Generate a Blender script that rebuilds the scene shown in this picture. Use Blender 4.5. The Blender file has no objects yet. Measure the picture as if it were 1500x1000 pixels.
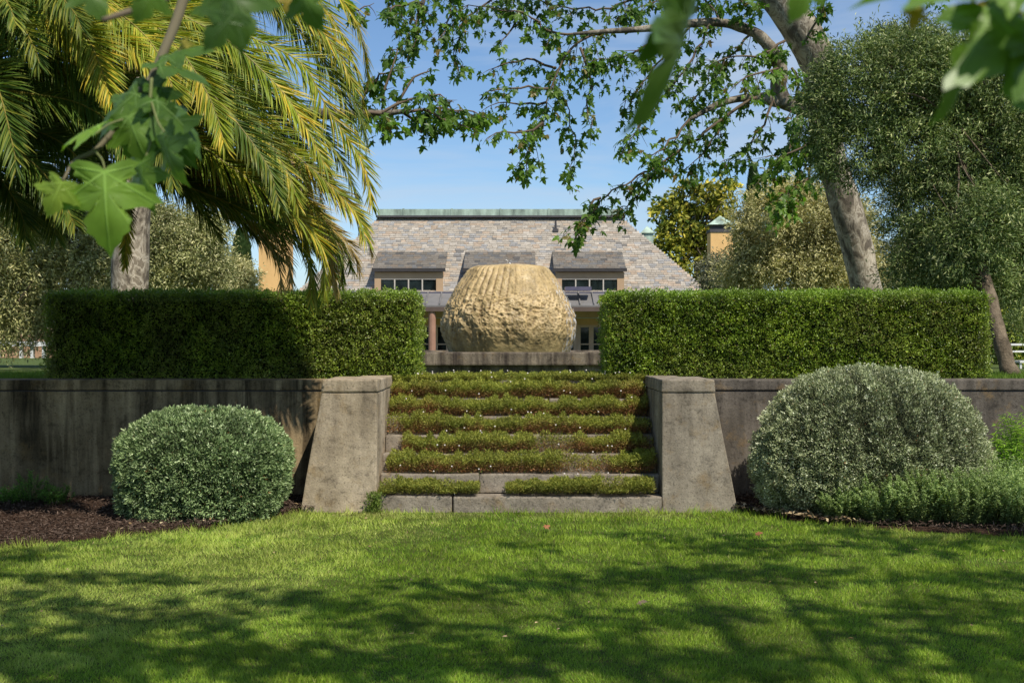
import bpy, bmesh, math
import numpy as np
from mathutils import Vector
rad = math.radians
C = bpy.context.scene.collection
F, H = 1830.0, 1.64                      # focal length in picture pixels, eye height
def P(px, py, Y):                        # point of the place seen at a picture position, at distance Y
    return np.array([(px-750.0)/F*Y, Y, H+(500.0-py)/F*Y])
def X(px, Y): return (px-750.0)/F*Y
def Z(py, Y): return H+(500.0-py)/F*Y
S = np.array([0.44, -0.60, 1.0]); S /= np.linalg.norm(S)     # towards the sun

# ------------------------------------------------------------------ numpy helpers
def vnoise(Q, freq=1.0, seed=0):
    Q = np.asarray(Q, float)*freq
    i = np.floor(Q).astype(np.int64); f = Q-i; u = f*f*(3-2*f)
    def h(ix, iy, iz):
        n = (ix*374761393+iy*668265263+iz*2147483647+seed*1274126177) & 0xffffffff
        n = ((n ^ (n >> 13))*1274126177) & 0xffffffff
        n = ((n ^ (n >> 16))*2246822519) & 0xffffffff
        return ((n ^ (n >> 15)) & 0xffff)/65535.0
    r = 0
    for a in (0, 1):
        for b in (0, 1):
            for c in (0, 1):
                w = (u[..., 0] if a else 1-u[..., 0])*(u[..., 1] if b else 1-u[..., 1])*(u[..., 2] if c else 1-u[..., 2])
                r = r+w*h(i[..., 0]+a, i[..., 1]+b, i[..., 2]+c)
    return r
def fbm(Q, freq, oct=3, seed=0):
    r = 0; a = 0.5; t = 0
    for k in range(oct):
        r = r+a*vnoise(Q, freq*2**k, seed+k); t += a; a *= .5
    return r/t
def nrm(v):
    v = np.asarray(v, float); return v/np.maximum(np.linalg.norm(v, axis=-1, keepdims=True), 1e-9)
def rdir(rng, n): return nrm(rng.normal(size=(n, 3)))
def mix(c1, c2, t):
    t = np.clip(np.asarray(t, float), 0, 1)[..., None]
    return np.asarray(c1)*(1-t)+np.asarray(c2)*t
def catmull(pts, n):
    p = np.asarray(pts, float)
    if len(p) < 3:
        t = np.linspace(0, 1, n)[:, None]; return p[0]*(1-t)+p[-1]*t
    p = np.vstack([2*p[0]-p[1], p, 2*p[-1]-p[-2]])
    m = len(p)-3; s = np.linspace(0, m-1e-6, n); k = s.astype(int); t = (s-k)[:, None]
    a, b, c, d = p[k], p[k+1], p[k+2], p[k+3]
    return .5*((2*b)+(c-a)*t+(2*a-5*b+4*c-d)*t*t+(3*b-a-3*c+d)*t**3)

class Acc:
    def __init__(s): s.v = []; s.f = []; s.c = []; s.n = 0
    def add(s, V, T, col):
        V = np.asarray(V, float); T = np.asarray(T, np.int64)
        s.v.append(V); s.f.append(T+s.n)
        c = np.asarray(col, float)
        if c.ndim == 1: c = np.tile(c[:3], (len(V), 1))
        s.c.append(c); s.n += len(V); return s
    def leaves(s, tpl, Cn, D, N, W, L, col):
        TV, TF = tpl; Cn = np.asarray(Cn, float); n = len(Cn)
        if n == 0: return s
        y = nrm(D); x = nrm(np.cross(y, N)); z = np.cross(x, y)
        W = np.broadcast_to(W, (n,)); L = np.broadcast_to(L, (n,))
        V = (Cn[:, None, :]+x[:, None, :]*(TV[None, :, 0, None]*W[:, None, None])
             + y[:, None, :]*(TV[None, :, 1, None]*L[:, None, None])+z[:, None, :]*(TV[None, :, 2, None]*L[:, None, None]))
        k = len(TV); T = (TF[None]+(np.arange(n)*k)[:, None, None]).reshape(-1, 3)
        col = np.broadcast_to(np.asarray(col, float), (n, 3))
        return s.add(V.reshape(-1, 3), T, np.repeat(col, k, axis=0))
    def tube(s, pts, r, seg=8, col=(.3, .3, .3), wob=0.0, seed=0, cap=True):
        p = np.asarray(pts, float); n = len(p); r = np.broadcast_to(r, (n,))
        t = nrm(np.gradient(p, axis=0)); up = np.array([0., 0, 1]) if abs(t[0][2]) < .9 else np.array([1., 0, 0])
        x = nrm(np.cross(t[0], up)); xs = [x]
        for i in range(1, n):
            x = nrm(x-t[i]*np.dot(x, t[i])); xs.append(x)
        xs = np.array(xs); ys = np.cross(t, xs)
        a = np.linspace(0, 2*np.pi, seg, endpoint=False)
        dirs = xs[:, None]*np.cos(a)[None, :, None]+ys[:, None]*np.sin(a)[None, :, None]
        rr = np.repeat(r[:, None], seg, 1)
        V = p[:, None]+dirs*rr[..., None]
        if wob: V = V+dirs*(rr*wob*(fbm(V, 1.2/max(r.mean(), .01)*.35, 3, seed)-.5)*2)[..., None]
        T = []
        i = np.arange(n-1)[:, None]; j = np.arange(seg)[None]
        a0 = i*seg+j; a1 = i*seg+(j+1) % seg; b0 = a0+seg; b1 = a1+seg
        T = np.concatenate([np.stack([a0, a1, b1], -1).reshape(-1, 3), np.stack([a0, b1, b0], -1).reshape(-1, 3)])
        V = V.reshape(-1, 3)
        if cap:
            V = np.vstack([V, p[-1:], p[:1]]); m = n*seg
            jj = np.arange(seg)
            T = np.concatenate([T, np.stack([(n-1)*seg+jj, (n-1)*seg+(jj+1) % seg, np.full(seg, m)], -1),
                                np.stack([(jj+1) % seg, jj, np.full(seg, m+1)], -1)])
        return s.add(V, T, col)
    def hexa(s, c8, col=(.3, .3, .3)):     # 8 corners: bottom ring 0-3, top ring 4-7
        q = [(0, 3, 2, 1), (4, 5, 6, 7), (0, 1, 5, 4), (1, 2, 6, 5), (2, 3, 7, 6), (3, 0, 4, 7)]
        T = [t for a, b, c, d in q for t in ((a, b, c), (a, c, d))]
        return s.add(c8, T, col)
    def box(s, x0, x1, y0, y1, z0, z1, col=(.3, .3, .3)):
        return s.hexa([(x0, y0, z0), (x1, y0, z0), (x1, y1, z0), (x0, y1, z0), (x0, y0, z1), (x1, y0, z1), (x1, y1, z1), (x0, y1, z1)], col)
    def build(s, name, mat, parent=None, smooth=False):
        V = np.vstack(s.v).astype(np.float32); T = np.vstack(s.f).astype(np.int32); K = np.vstack(s.c).astype(np.float32)
        me = bpy.data.meshes.new(name)
        me.vertices.add(len(V)); me.vertices.foreach_set('co', V.ravel())
        me.loops.add(len(T)*3); me.loops.foreach_set('vertex_index', T.ravel())
        me.polygons.add(len(T)); me.polygons.foreach_set('loop_start', np.arange(len(T), dtype=np.int32)*3)
        me.polygons.foreach_set('loop_total', np.full(len(T), 3, np.int32))
        me.update(calc_edges=True)
        at = me.color_attributes.new('col', 'FLOAT_COLOR', 'POINT')
        at.data.foreach_set('color', np.hstack([K, np.ones((len(K), 1), np.float32)]).ravel())
        me.polygons.foreach_set('use_smooth', np.full(len(T), smooth))
        me.materials.append(mat)
        o = bpy.data.objects.new(name, me); C.objects.link(o)
        if parent is not None: o.parent = parent; o.matrix_parent_inverse = parent.matrix_world.inverted()
        return o
def thing(name, label, cat, loc=(0, 0, 0), group=None):
    o = bpy.data.objects.new(name, None); C.objects.link(o); o.location = [float(q) for q in loc]
    o.empty_display_size = .2
    o.matrix_world = o.matrix_basis.copy()
    o['label'] = label; o['category'] = cat
    if group: o['group'] = group
    return o
def tag(o, label, cat, group=None, kind=None):
    o['label'] = label
    if cat: o['category'] = cat
    if group: o['group'] = group
    if kind: o['kind'] = kind
    return o
def stone(name, c8, bevel, mat, parent, cut=0, rough=0.0, seed=0):   # bevelled, slightly uneven block
    bm = bmesh.new(); vs = [bm.verts.new([float(q) for q in c]) for c in c8]
    for q in [(0, 3, 2, 1), (4, 5, 6, 7), (0, 1, 5, 4), (1, 2, 6, 5), (2, 3, 7, 6), (3, 0, 4, 7)]: bm.faces.new([vs[i] for i in q])
    if cut: bmesh.ops.subdivide_edges(bm, edges=[e for e in bm.edges if e.calc_length() > .5], cuts=cut, use_grid_fill=True)
    sharp = [e for e in bm.edges if len(e.link_faces) == 2 and e.calc_face_angle(0) > .5]
    bmesh.ops.bevel(bm, geom=sharp, offset=bevel, segments=2, affect='EDGES', profile=.6)
    if rough:
        co = np.array([v.co[:] for v in bm.verts])
        d = np.stack([fbm(co, 3.1, 3, seed+k)-.5 for k in range(3)], -1)*rough*2
        for v, q in zip(bm.verts, d): v.co += Vector([float(t) for t in q])
    me = bpy.data.meshes.new(name); bm.to_mesh(me); bm.free(); me.materials.append(mat)
    o = bpy.data.objects.new(name, me); C.objects.link(o)
    if parent is not None: o.parent = parent; o.matrix_parent_inverse = parent.matrix_world.inverted()
    return o
def bx8(x0, x1, y0, y1, z0, z1):
    return [(x0, y0, z0), (x1, y0, z0), (x1, y1, z0), (x0, y1, z0), (x0, y0, z1), (x1, y0, z1), (x1, y1, z1), (x0, y1, z1)]

# ------------------------------------------------------------------ materials
def newmat(name):
    m = bpy.data.materials.new(name); m.use_nodes = True; nt = m.node_tree
    for n in list(nt.nodes): nt.nodes.remove(n)
    return m, nt, nt.nodes.new('ShaderNodeOutputMaterial')
def N(nt, typ, **k):
    n = nt.nodes.new(typ)
    for a, v in k.items():
        if a.startswith('i_'):
            n.inputs[a[2:].replace('_', ' ')].default_value = v
        else: setattr(n, a, v)
    return n
def ramp(nt, src, stops):
    r = nt.nodes.new('ShaderNodeValToRGB'); e = r.color_ramp.elements
    while len(e) < len(stops): e.new(.5)
    for q, (p, c) in zip(e, stops): q.position = p; q.color = (*c, 1) if len(c) == 3 else c
    nt.links.new(src, r.inputs[0]); return r.outputs[0]
def g(v): return (v, v, v)
def mixrgb(nt, a, b, f, mode='MIX'):
    m = nt.nodes.new('ShaderNodeMix'); m.data_type = 'RGBA'; m.blend_type = mode
    for s, i in ((f, 0), (a, 6), (b, 7)):
        if hasattr(s, 'links'): nt.links.new(s, m.inputs[i])
        elif i == 0: m.inputs[0].default_value = s
        else: m.inputs[i].default_value = (*s, 1)
    return m.outputs[2]
def noise(nt, scale, detail=4, rough=.55, vec=None, dist=0.0):
    n = N(nt, 'ShaderNodeTexNoise', i_Scale=scale, i_Detail=detail, i_Roughness=rough, i_Distortion=dist)
    if vec is not None: nt.links.new(vec, n.inputs['Vector'])
    return n.outputs[0]
def pos(nt, scale=(1, 1, 1)):
    gm = nt.nodes.new('ShaderNodeNewGeometry'); mp = nt.nodes.new('ShaderNodeMapping'); mp.inputs['Scale'].default_value = scale
    nt.links.new(gm.outputs['Position'], mp.inputs['Vector']); return mp.outputs[0]
def leafmat(name, trans=.3, rough=.5, spec=.35, tint=(1.15, 1.25, .6), var=.35, vscale=1.5, gain=(1.25, 1.2, 1.0)):
    m, nt, out = newmat(name)
    at = N(nt, 'ShaderNodeAttribute', attribute_name='col')
    v = ramp(nt, noise(nt, vscale, 3, vec=pos(nt)), [(.3, tuple(q*(1-var) for q in gain)), (.7, tuple(q*(1+var) for q in gain))])
    col = mixrgb(nt, at.outputs['Color'], v, 1.0, 'MULTIPLY')
    b = N(nt, 'ShaderNodeBsdfPrincipled', i_Roughness=rough); b.inputs['Specular IOR Level'].default_value = spec
    nt.links.new(col, b.inputs['Base Color'])
    if trans > 0:
        t = nt.nodes.new('ShaderNodeBsdfTranslucent'); nt.links.new(mixrgb(nt, col, tint, 1.0, 'MULTIPLY'), t.inputs['Color'])
        mx = nt.nodes.new('ShaderNodeMixShader'); mx.inputs[0].default_value = trans
        nt.links.new(b.outputs[0], mx.inputs[1]); nt.links.new(t.outputs[0], mx.inputs[2]); nt.links.new(mx.outputs[0], out.inputs[0])
    else: nt.links.new(b.outputs[0], out.inputs[0])
    return m
def bump(nt, bsdf, h, strength=.5, dist=.02):
    bp = N(nt, 'ShaderNodeBump', i_Strength=strength, i_Distance=dist)
    nt.links.new(h, bp.inputs['Height']); nt.links.new(bp.outputs[0], bsdf.inputs['Normal'])
def concrete(name, light, dark, stain, amount, streak=True, bs=.35, mott=.9, pale=.5):
    m, nt, out = newmat(name)
    base = mixrgb(nt, dark, light, ramp(nt, noise(nt, 2.2, 6, .65, pos(nt)), [(.3, g(0)), (.7, g(1))]))
    if streak:
        s = ramp(nt, noise(nt, 1.0, 5, .6, pos(nt, (6, 6, .7))), [(.42, g(0)), (.62, g(1))])
        z = nt.nodes.new('ShaderNodeSeparateXYZ'); nt.links.new(pos(nt), z.inputs[0])
        zz = ramp(nt, z.outputs[2], [(.15, g(.45)), (1.0, g(1))])
        fac = mixrgb(nt, s, zz, 1.0, 'MULTIPLY')
        base = mixrgb(nt, base, stain, mixrgb(nt, fac, g(amount), 1.0, 'MULTIPLY'))
        w = ramp(nt, noise(nt, 1.7, 4, .6, pos(nt, (5, 5, .35))), [(.56, g(0)), (.68, g(pale))])
        base = mixrgb(nt, base, tuple(min(1, 1.4*q) for q in light), w)
    och = ramp(nt, noise(nt, 4.5, 5, .7, pos(nt)), [(.54, g(0)), (.72, g(.55))])
    base = mixrgb(nt, base, (.27, .17, .06), och)
    mot = ramp(nt, noise(nt, 7.5, 12, .78, pos(nt), .3), [(.36, g(.45)), (.47, g(.95)), (.56, g(1.05)), (.68, g(1.35))])
    base = mixrgb(nt, base, mot, mott, 'MULTIPLY')
    spots = ramp(nt, noise(nt, 16, 6, .7, pos(nt)), [(.66, g(1)), (.72, g(.45))])
    base = mixrgb(nt, base, spots, 1.0, 'MULTIPLY')
    pit = ramp(nt, noise(nt, 55, 3, .6, pos(nt)), [(.3, g(.45)), (.45, g(1))])
    base = mixrgb(nt, base, pit, 1.0, 'MULTIPLY')
    b = N(nt, 'ShaderNodeBsdfPrincipled', i_Roughness=.9); b.inputs['Specular IOR Level'].default_value = .2
    nt.links.new(base, b.inputs['Base Color'])
    bump(nt, b, noise(nt, 28, 8, .7, pos(nt)), bs, .02); nt.links.new(b.outputs[0], out.inputs[0]); return m
def simple(name, col, rough=.6, spec=.4, var=.15, vs=6, bs=0.0, metal=0.0, streak=False):
    m, nt, out = newmat(name)
    c = mixrgb(nt, tuple(q*(1-var) for q in col), tuple(min(1, q*(1+var)) for q in col), ramp(nt, noise(nt, vs, 5, .6, pos(nt, (1, 1, .25) if streak else (1, 1, 1))), [(.3, g(0)), (.7, g(1))]))
    b = N(nt, 'ShaderNodeBsdfPrincipled', i_Roughness=rough, i_Metallic=metal); b.inputs['Specular IOR Level'].default_value = spec
    nt.links.new(c, b.inputs['Base Color'])
    if bs: bump(nt, b, noise(nt, vs*5, 6, .6, pos(nt)), bs, .02)
    nt.links.new(b.outputs[0], out.inputs[0]); return m
def vcol(name, rough=.75, spec=.3, var=.2, vs=3, bs=.0, bvs=20, rel=.02):
    m, nt, out = newmat(name)
    at = N(nt, 'ShaderNodeAttribute', attribute_name='col')
    v = ramp(nt, noise(nt, vs, 5, .6, pos(nt)), [(.3, g(1-var)), (.7, g(1+var))])
    b = N(nt, 'ShaderNodeBsdfPrincipled', i_Roughness=rough); b.inputs['Specular IOR Level'].default_value = spec
    nt.links.new(mixrgb(nt, at.outputs['Color'], v, 1.0, 'MULTIPLY'), b.inputs['Base Color'])
    if bs: bump(nt, b, noise(nt, bvs, 6, .6, pos(nt)), bs, rel)
    nt.links.new(b.outputs[0], out.inputs[0]); return m
def bark_mottled(nm='sycamore_bark', gn=.82):
    m, nt, out = newmat(nm)
    p = pos(nt, (1, 1, .6))
    a = ramp(nt, noise(nt, 6.0, 5, .62, p, .8), [(.0, (.09, .075, .055)), (.42, (.15, .125, .095)), (.455, (.30, .26, .2)), (.52, (.38, .335, .265)), (.55, (.56, .51, .42)), (.59, (.52, .47, .39)), (.61, (.24, .205, .155))])
    a = mixrgb(nt, a, ramp(nt, noise(nt, 1.5, 3, .6, p), [(.35, tuple(q*gn for q in (.7, .68, .64))), (.65, tuple(q*gn for q in (1.25, 1.2, 1.1)))]), 1.0, 'MULTIPLY')
    b = N(nt, 'ShaderNodeBsdfPrincipled', i_Roughness=.85); nt.links.new(a, b.inputs['Base Color'])
    bump(nt, b, noise(nt, 11, 8, .65, p, .5), .5, .05); nt.links.new(b.outputs[0], out.inputs[0]); return m
M = dict(
    grass=leafmat('grass_blades', .35, .55, .3, (1.1, 1.15, .5), .3, 1.1, (1.22, 1.26, 1.05)),
    box=leafmat('boxwood_leaf', .25, .4, .5, (1.1, 1.25, .5), .3, 2.5, (1.42, 1.32, 1.05)),
    silver=leafmat('silver_leaf', .12, .7, .2, (1.1, 1.1, .8), .25, 3, (1.1, 1.08, .95)),
    soft=leafmat('soft_leaf', .3, .55, .3),
    olive=leafmat('olive_leaf', .2, .5, .4, (1.1, 1.1, .7), .3, .9),
    syc=leafmat('sycamore_leaf', .42, .42, .4, (1.25, 1.5, .45), .25, 1.2),
    palm=leafmat('palm_leaf', .3, .5, .3, (1.2, 1.2, .4), .25, 2, (.95, 1.0, .9)),
    daisy=leafmat('daisy_foliage', .25, .6, .25, (1.1, 1.1, .6), .3, 3, (1.45, 1.3, 1.0)),
    far=leafmat('far_leaf', .2, .6, .3, (1.1, 1.2, .6), .35, .3),
    bark=bark_mottled(), limb=bark_mottled('limb_bark', .5),
    obark=simple('olive_bark', (.16, .125, .085), .95, .1, .6, 9, 1.0),
    pbark=simple('palm_bark', (.14, .1, .065), .9, .2, .5, 9, .7),
    twig=simple('twig_bark', (.16, .12, .085), .8, .2, .3, 9),
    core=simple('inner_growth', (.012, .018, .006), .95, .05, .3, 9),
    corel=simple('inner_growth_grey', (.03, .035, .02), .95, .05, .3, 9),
    wallL=concrete('stained_concrete', (.44, .335, .19), (.19, .135, .07), (.03, .022, .012), .9),
    wallR=concrete('grey_concrete', (.19, .165, .135), (.10, .085, .068), (.04, .034, .027), .6),
    pier=concrete('pale_concrete', (.60, .49, .35), (.34, .27, .18), (.14, .11, .08), .5, True, .4, .9, .12),
    pierR=concrete('grey_brown_concrete', (.40, .345, .265), (.23, .19, .14), (.10, .085, .065), .6, True, .4, .9, .12),
    step=concrete('step_stone', (.36, .31, .245), (.2, .165, .125), (.09, .075, .06), .5, False, .6),
    basin=concrete('basin_stone', (.28, .23, .17), (.10, .08, .06), (.04, .03, .025), .9, True, .5),
    soil=simple('bark_mulch', (.07, .042, .028), .95, .1, .5, 25, 1.0),
    lawn=simple('lawn_soil', (.07, .085, .02), .95, .1, .35, 8, .6),
    terr=simple('terrace_turf', (.08, .11, .03), .95, .1, .35, 3, .5),
    chips=vcol('mulch_chips', .9, .1), litter=vcol('dry_leaf', .7, .3),
    slate=vcol('slate_tiles', .75, .3, .2, 12, .4, 8, .02),
    copper=simple('green_copper', (.33, .42, .34), .6, .4, .55, 3.5, .2, 0, True),
    stucco=simple('ochre_stucco', (.80, .50, .21), .9, .2, .12, 2, .15, 0, True),
    tan=simple('tan_trim', (.5, .34, .2), .7, .3, .08, 3),
    mull=simple('window_bar', (.55, .5, .42), .6, .3, .05, 3),
    pink=simple('rose_timber', (.82, .56, .38), .7, .3, .1, 3),
    post=simple('rose_post', (.36, .2, .14), .7, .3, .12, 3),
    brown=simple('brown_fascia', (.12, .085, .07), .6, .3, .15, 3),
    seam=simple('seam_metal', (.2, .19, .18), .45, .5, .15, 2),
    vent=simple('dark_vent', (.07, .065, .07), .6, .4, .2, 4),
    white=simple('white_paint', (.72, .72, .7), .6, .4, .05, 4),
    bud=vcol('bark_tube', .8, .2),
)
def glassmat():
    m, nt, out = newmat('dark_pane')
    c = ramp(nt, noise(nt, 2.6, 4, .6, pos(nt, (1, 1, .6))), [(.35, (.006, .008, .008)), (.7, (.03, .045, .045))])
    b = N(nt, 'ShaderNodeBsdfPrincipled', i_Roughness=.07); b.inputs['Specular IOR Level'].default_value = .6
    nt.links.new(c, b.inputs['Base Color']); bump(nt, b, noise(nt, 1.2, 2, .5, pos(nt)), .08, .05)
    nt.links.new(b.outputs[0], out.inputs[0]); return m
M['glass'] = glassmat()
def sculptmat():
    m, nt, out = newmat('golden_stone')
    c = ramp(nt, noise(nt, 3.0, 6, .65, pos(nt)), [(.25, (.36, .26, .12)), (.48, (.54, .39, .18)), (.6, (.59, .44, .22)), (.78, (.68, .54, .33))])
    z = nt.nodes.new('ShaderNodeSeparateXYZ'); nt.links.new(pos(nt), z.inputs[0])
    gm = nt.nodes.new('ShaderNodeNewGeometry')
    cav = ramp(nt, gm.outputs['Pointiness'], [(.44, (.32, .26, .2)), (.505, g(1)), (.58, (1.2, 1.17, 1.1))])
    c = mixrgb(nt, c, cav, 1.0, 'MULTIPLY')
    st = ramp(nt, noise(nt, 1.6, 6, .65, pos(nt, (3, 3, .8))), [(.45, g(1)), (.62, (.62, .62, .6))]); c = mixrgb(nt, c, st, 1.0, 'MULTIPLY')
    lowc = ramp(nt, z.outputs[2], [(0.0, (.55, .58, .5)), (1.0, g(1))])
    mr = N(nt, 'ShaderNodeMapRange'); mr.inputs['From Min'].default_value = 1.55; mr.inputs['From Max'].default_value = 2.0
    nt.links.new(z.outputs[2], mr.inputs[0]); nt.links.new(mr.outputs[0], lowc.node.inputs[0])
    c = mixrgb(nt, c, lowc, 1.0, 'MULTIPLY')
    b = N(nt, 'ShaderNodeBsdfPrincipled'); b.inputs['Specular IOR Level'].default_value = .5
    r = ramp(nt, noise(nt, 5, 4, .6, pos(nt)), [(.35, g(.35)), (.65, g(.7))]); nt.links.new(r, b.inputs['Roughness'])
    nt.links.new(c, b.inputs['Base Color'])
    bump(nt, b, noise(nt, 14, 7, .62, pos(nt), .4), .55, .04); nt.links.new(b.outputs[0], out.inputs[0]); return m
M['sculpt'] = sculptmat()
def watermat():
    m, nt, out = newmat('moving_water')
    b = N(nt, 'ShaderNodeBsdfPrincipled', i_Roughness=.06); b.inputs['Base Color'].default_value = (.08, .09, .07, 1)
    b.inputs['Specular IOR Level'].default_value = .8
    bump(nt, b, noise(nt, 9, 4, .6, pos(nt)), .6, .03); nt.links.new(b.outputs[0], out.inputs[0]); return m
M['water'] = watermat()
def sheetmat():
    m, nt, out = newmat('falling_water')
    gl = N(nt, 'ShaderNodeBsdfPrincipled', i_Roughness=.15); gl.inputs['Base Color'].default_value = (.7, .72, .74, 1)
    tr = nt.nodes.new('ShaderNodeBsdfTransparent'); mx = nt.nodes.new('ShaderNodeMixShader')
    nt.links.new(ramp(nt, noise(nt, 10, 5, .7, pos(nt, (3, 3, 1))), [(.5, g(0)), (.66, g(.8))]), mx.inputs[0])
    nt.links.new(tr.outputs[0], mx.inputs[1]); nt.links.new(gl.outputs[0], mx.inputs[2]); nt.links.new(mx.outputs[0], out.inputs[0]); return m
M['sheet'] = sheetmat()

# ------------------------------------------------------------------ leaf templates (x across, y along, z up)
def tri(a): return np.array(a, np.int64)
T_QUAD = (np.array([[0, 0, 0], [.5, .45, .05], [0, 1, 0], [-.5, .45, .05]]), tri([[0, 1, 2], [0, 2, 3]]))
T_BLADE = (np.array([[-.5, 0, 0], [.5, 0, 0], [0, 1, 0]]), tri([[0, 1, 2]]))
T_OVAL = (np.array([[0, 0, 0], [.4, .25, .06], [.45, .6, .06], [0, 1, -.05], [-.45, .6, .06], [-.4, .25, .06], [0, .5, -.02]]),
          tri([[0, 1, 6], [1, 2, 6], [2, 3, 6], [3, 4, 6], [4, 5, 6], [5, 0, 6]]))
hh = [(.34, -.08, -.05), (.19, .14, .04), (.56, .40, -.09), (.19, .43, .04), (.2, .68, .01)]
pv = [(0, 0, 0)]+hh+[(0, 1, -.14)]+[(-a, b, c) for a, b, c in hh[::-1]]+[(0, .28, .05)]
T_SYC = (np.array(pv), tri([[i, (i+1) % 12, 12] for i in range(12)]))
T_LEAFLET = (np.array([[-.5, 0, 0], [.5, 0, 0], [.45, .4, 0.0], [-.45, .4, 0.0], [.3, .75, -.03], [-.3, .75, -.03], [0, 1, -.09], [0, .4, -.02]]),
             tri([[0, 1, 7], [1, 2, 7], [0, 7, 3], [3, 7, 5], [7, 2, 4], [7, 4, 5], [5, 4, 6]]))
def fine_leaf():                          # toothed five-lobed leaf with curl and raised veins
    half = [(0, 0), (.05, -.05), (.16, -.10), (.30, -.13), (.42, -.08), (.34, -.01), (.37, .05), (.27, .10), (.24, .15), (.36, .17), (.45, .2), (.47, .27), (.58, .30), (.66, .41),
            (.55, .42), (.50, .47), (.40, .45), (.30, .47), (.20, .49), (.23, .56), (.29, .60), (.25, .68), (.26, .74), (.17, .80), (.14, .88), (.06, .94), (0, 1.06)]
    ring = half+[(-a, b) for a, b in half[-2:0:-1]]
    cz = lambda x, y: .07-.32*(x*x)-.22*max(0, y-.4)**2*1.6+.03*math.sin(9*x+4*y)
    V = []; n = len(ring)
    for s_ in (1.0, .66, .33):
        for x, y in ring:
            xx, yy = x*s_, .25+(y-.25)*s_
            V.append((xx, yy, cz(xx, yy)))
    V.append((0, .25, cz(0, .25))); T = []
    for k in (0, 1):
        for i in range(n):
            a, b = k*n+i, k*n+(i+1) % n; c, d = a+n, b+n
            T += [(a, b, d), (a, d, c)]
    for i in range(n): T.append((2*n+i, 2*n+(i+1) % n, 3*n))
    veins = []
    for ex, ey in ((0, .98), (.56, .38), (-.56, .38), (.34, -.08), (-.34, -.08)):
        m = 7; L = math.hypot(ex, ey); px_, py_ = -ey/L*.012, ex/L*.012
        b0 = len(V)+len(veins)
        for i in range(m):
            t = i/(m-1); x, y = ex*t, .03+ey*t*(1-.03); w = 1.3-t
            veins += [(x+px_*w, y+py_*w, cz(x, y)+.008), (x-px_*w, y-py_*w, cz(x, y)+.008)]
        for i in range(m-1):
            a = b0+2*i; T += [(a, a+1, a+3), (a, a+3, a+2)]
    return np.array(V+veins), tri(T), len(V)
FL_V, FL_T, FL_N = fine_leaf()

# ------------------------------------------------------------------ camera, sky, sun
cam = bpy.data.cameras.new('camera'); co = bpy.data.objects.new('camera', cam); C.objects.link(co)
co.location = (0, 0, H); co.rotation_euler = (rad(90), 0, 0)
cam.lens = F/1500*36; cam.sensor_width = 36; cam.clip_start = .05; cam.clip_end = 5000
cam.dof.use_dof = True; cam.dof.focus_distance = 13.5; cam.dof.aperture_fstop = 8
bpy.context.scene.camera = co
sc = bpy.context.scene
sc.view_settings.view_transform = 'Standard'; sc.view_settings.look = 'None'; sc.view_settings.exposure = 0
sc.render.engine = 'CYCLES'; sc.cycles.use_denoising = True; sc.cycles.max_bounces = 8; sc.cycles.transparent_max_bounces = 12
w = bpy.data.worlds.new('World'); sc.world = w; w.use_nodes = True; nt = w.node_tree
bg = nt.nodes['Background']; sky = nt.nodes.new('ShaderNodeTexSky'); sky.sky_type = 'NISHITA'; sky.sun_disc = False
elev = math.asin(S[2]); az = math.atan2(S[0], S[1])
sky.sun_elevation = elev; sky.sun_rotation = az; sky.air_density = 1.0; sky.dust_density = .1; sky.ozone_density = 1.1; sky.altitude = 600
tc = nt.nodes.new('ShaderNodeTexCoord'); mp = nt.nodes.new('ShaderNodeMapping'); mp.inputs['Scale'].default_value = (1.2, 1.2, 7); mp.inputs['Rotation'].default_value = (0, .12, 0)
nt.links.new(tc.outputs['Generated'], mp.inputs[0])
cl = ramp(nt, noise(nt, 2.2, 6, .55, mp.outputs[0], .4), [(.44, g(0)), (.62, g(.6))])
nt.links.new(mixrgb(nt, mixrgb(nt, sky.outputs[0], (.74, .87, 1.0), 1.0, 'MULTIPLY'), (4.4, 5.1, 6.0), cl), bg.inputs[0]); bg.inputs[1].default_value = .13
sl = bpy.data.lights.new('sun', 'SUN'); so = bpy.data.objects.new('sun', sl); C.objects.link(so)
sl.energy = 5.0; sl.angle = rad(.55); sl.color = (1, .93, .82)
so.rotation_euler = Vector([float(-q) for q in S]).to_track_quat('-Z', 'Y').to_euler(); so.location = (10, -10, 30)

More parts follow.
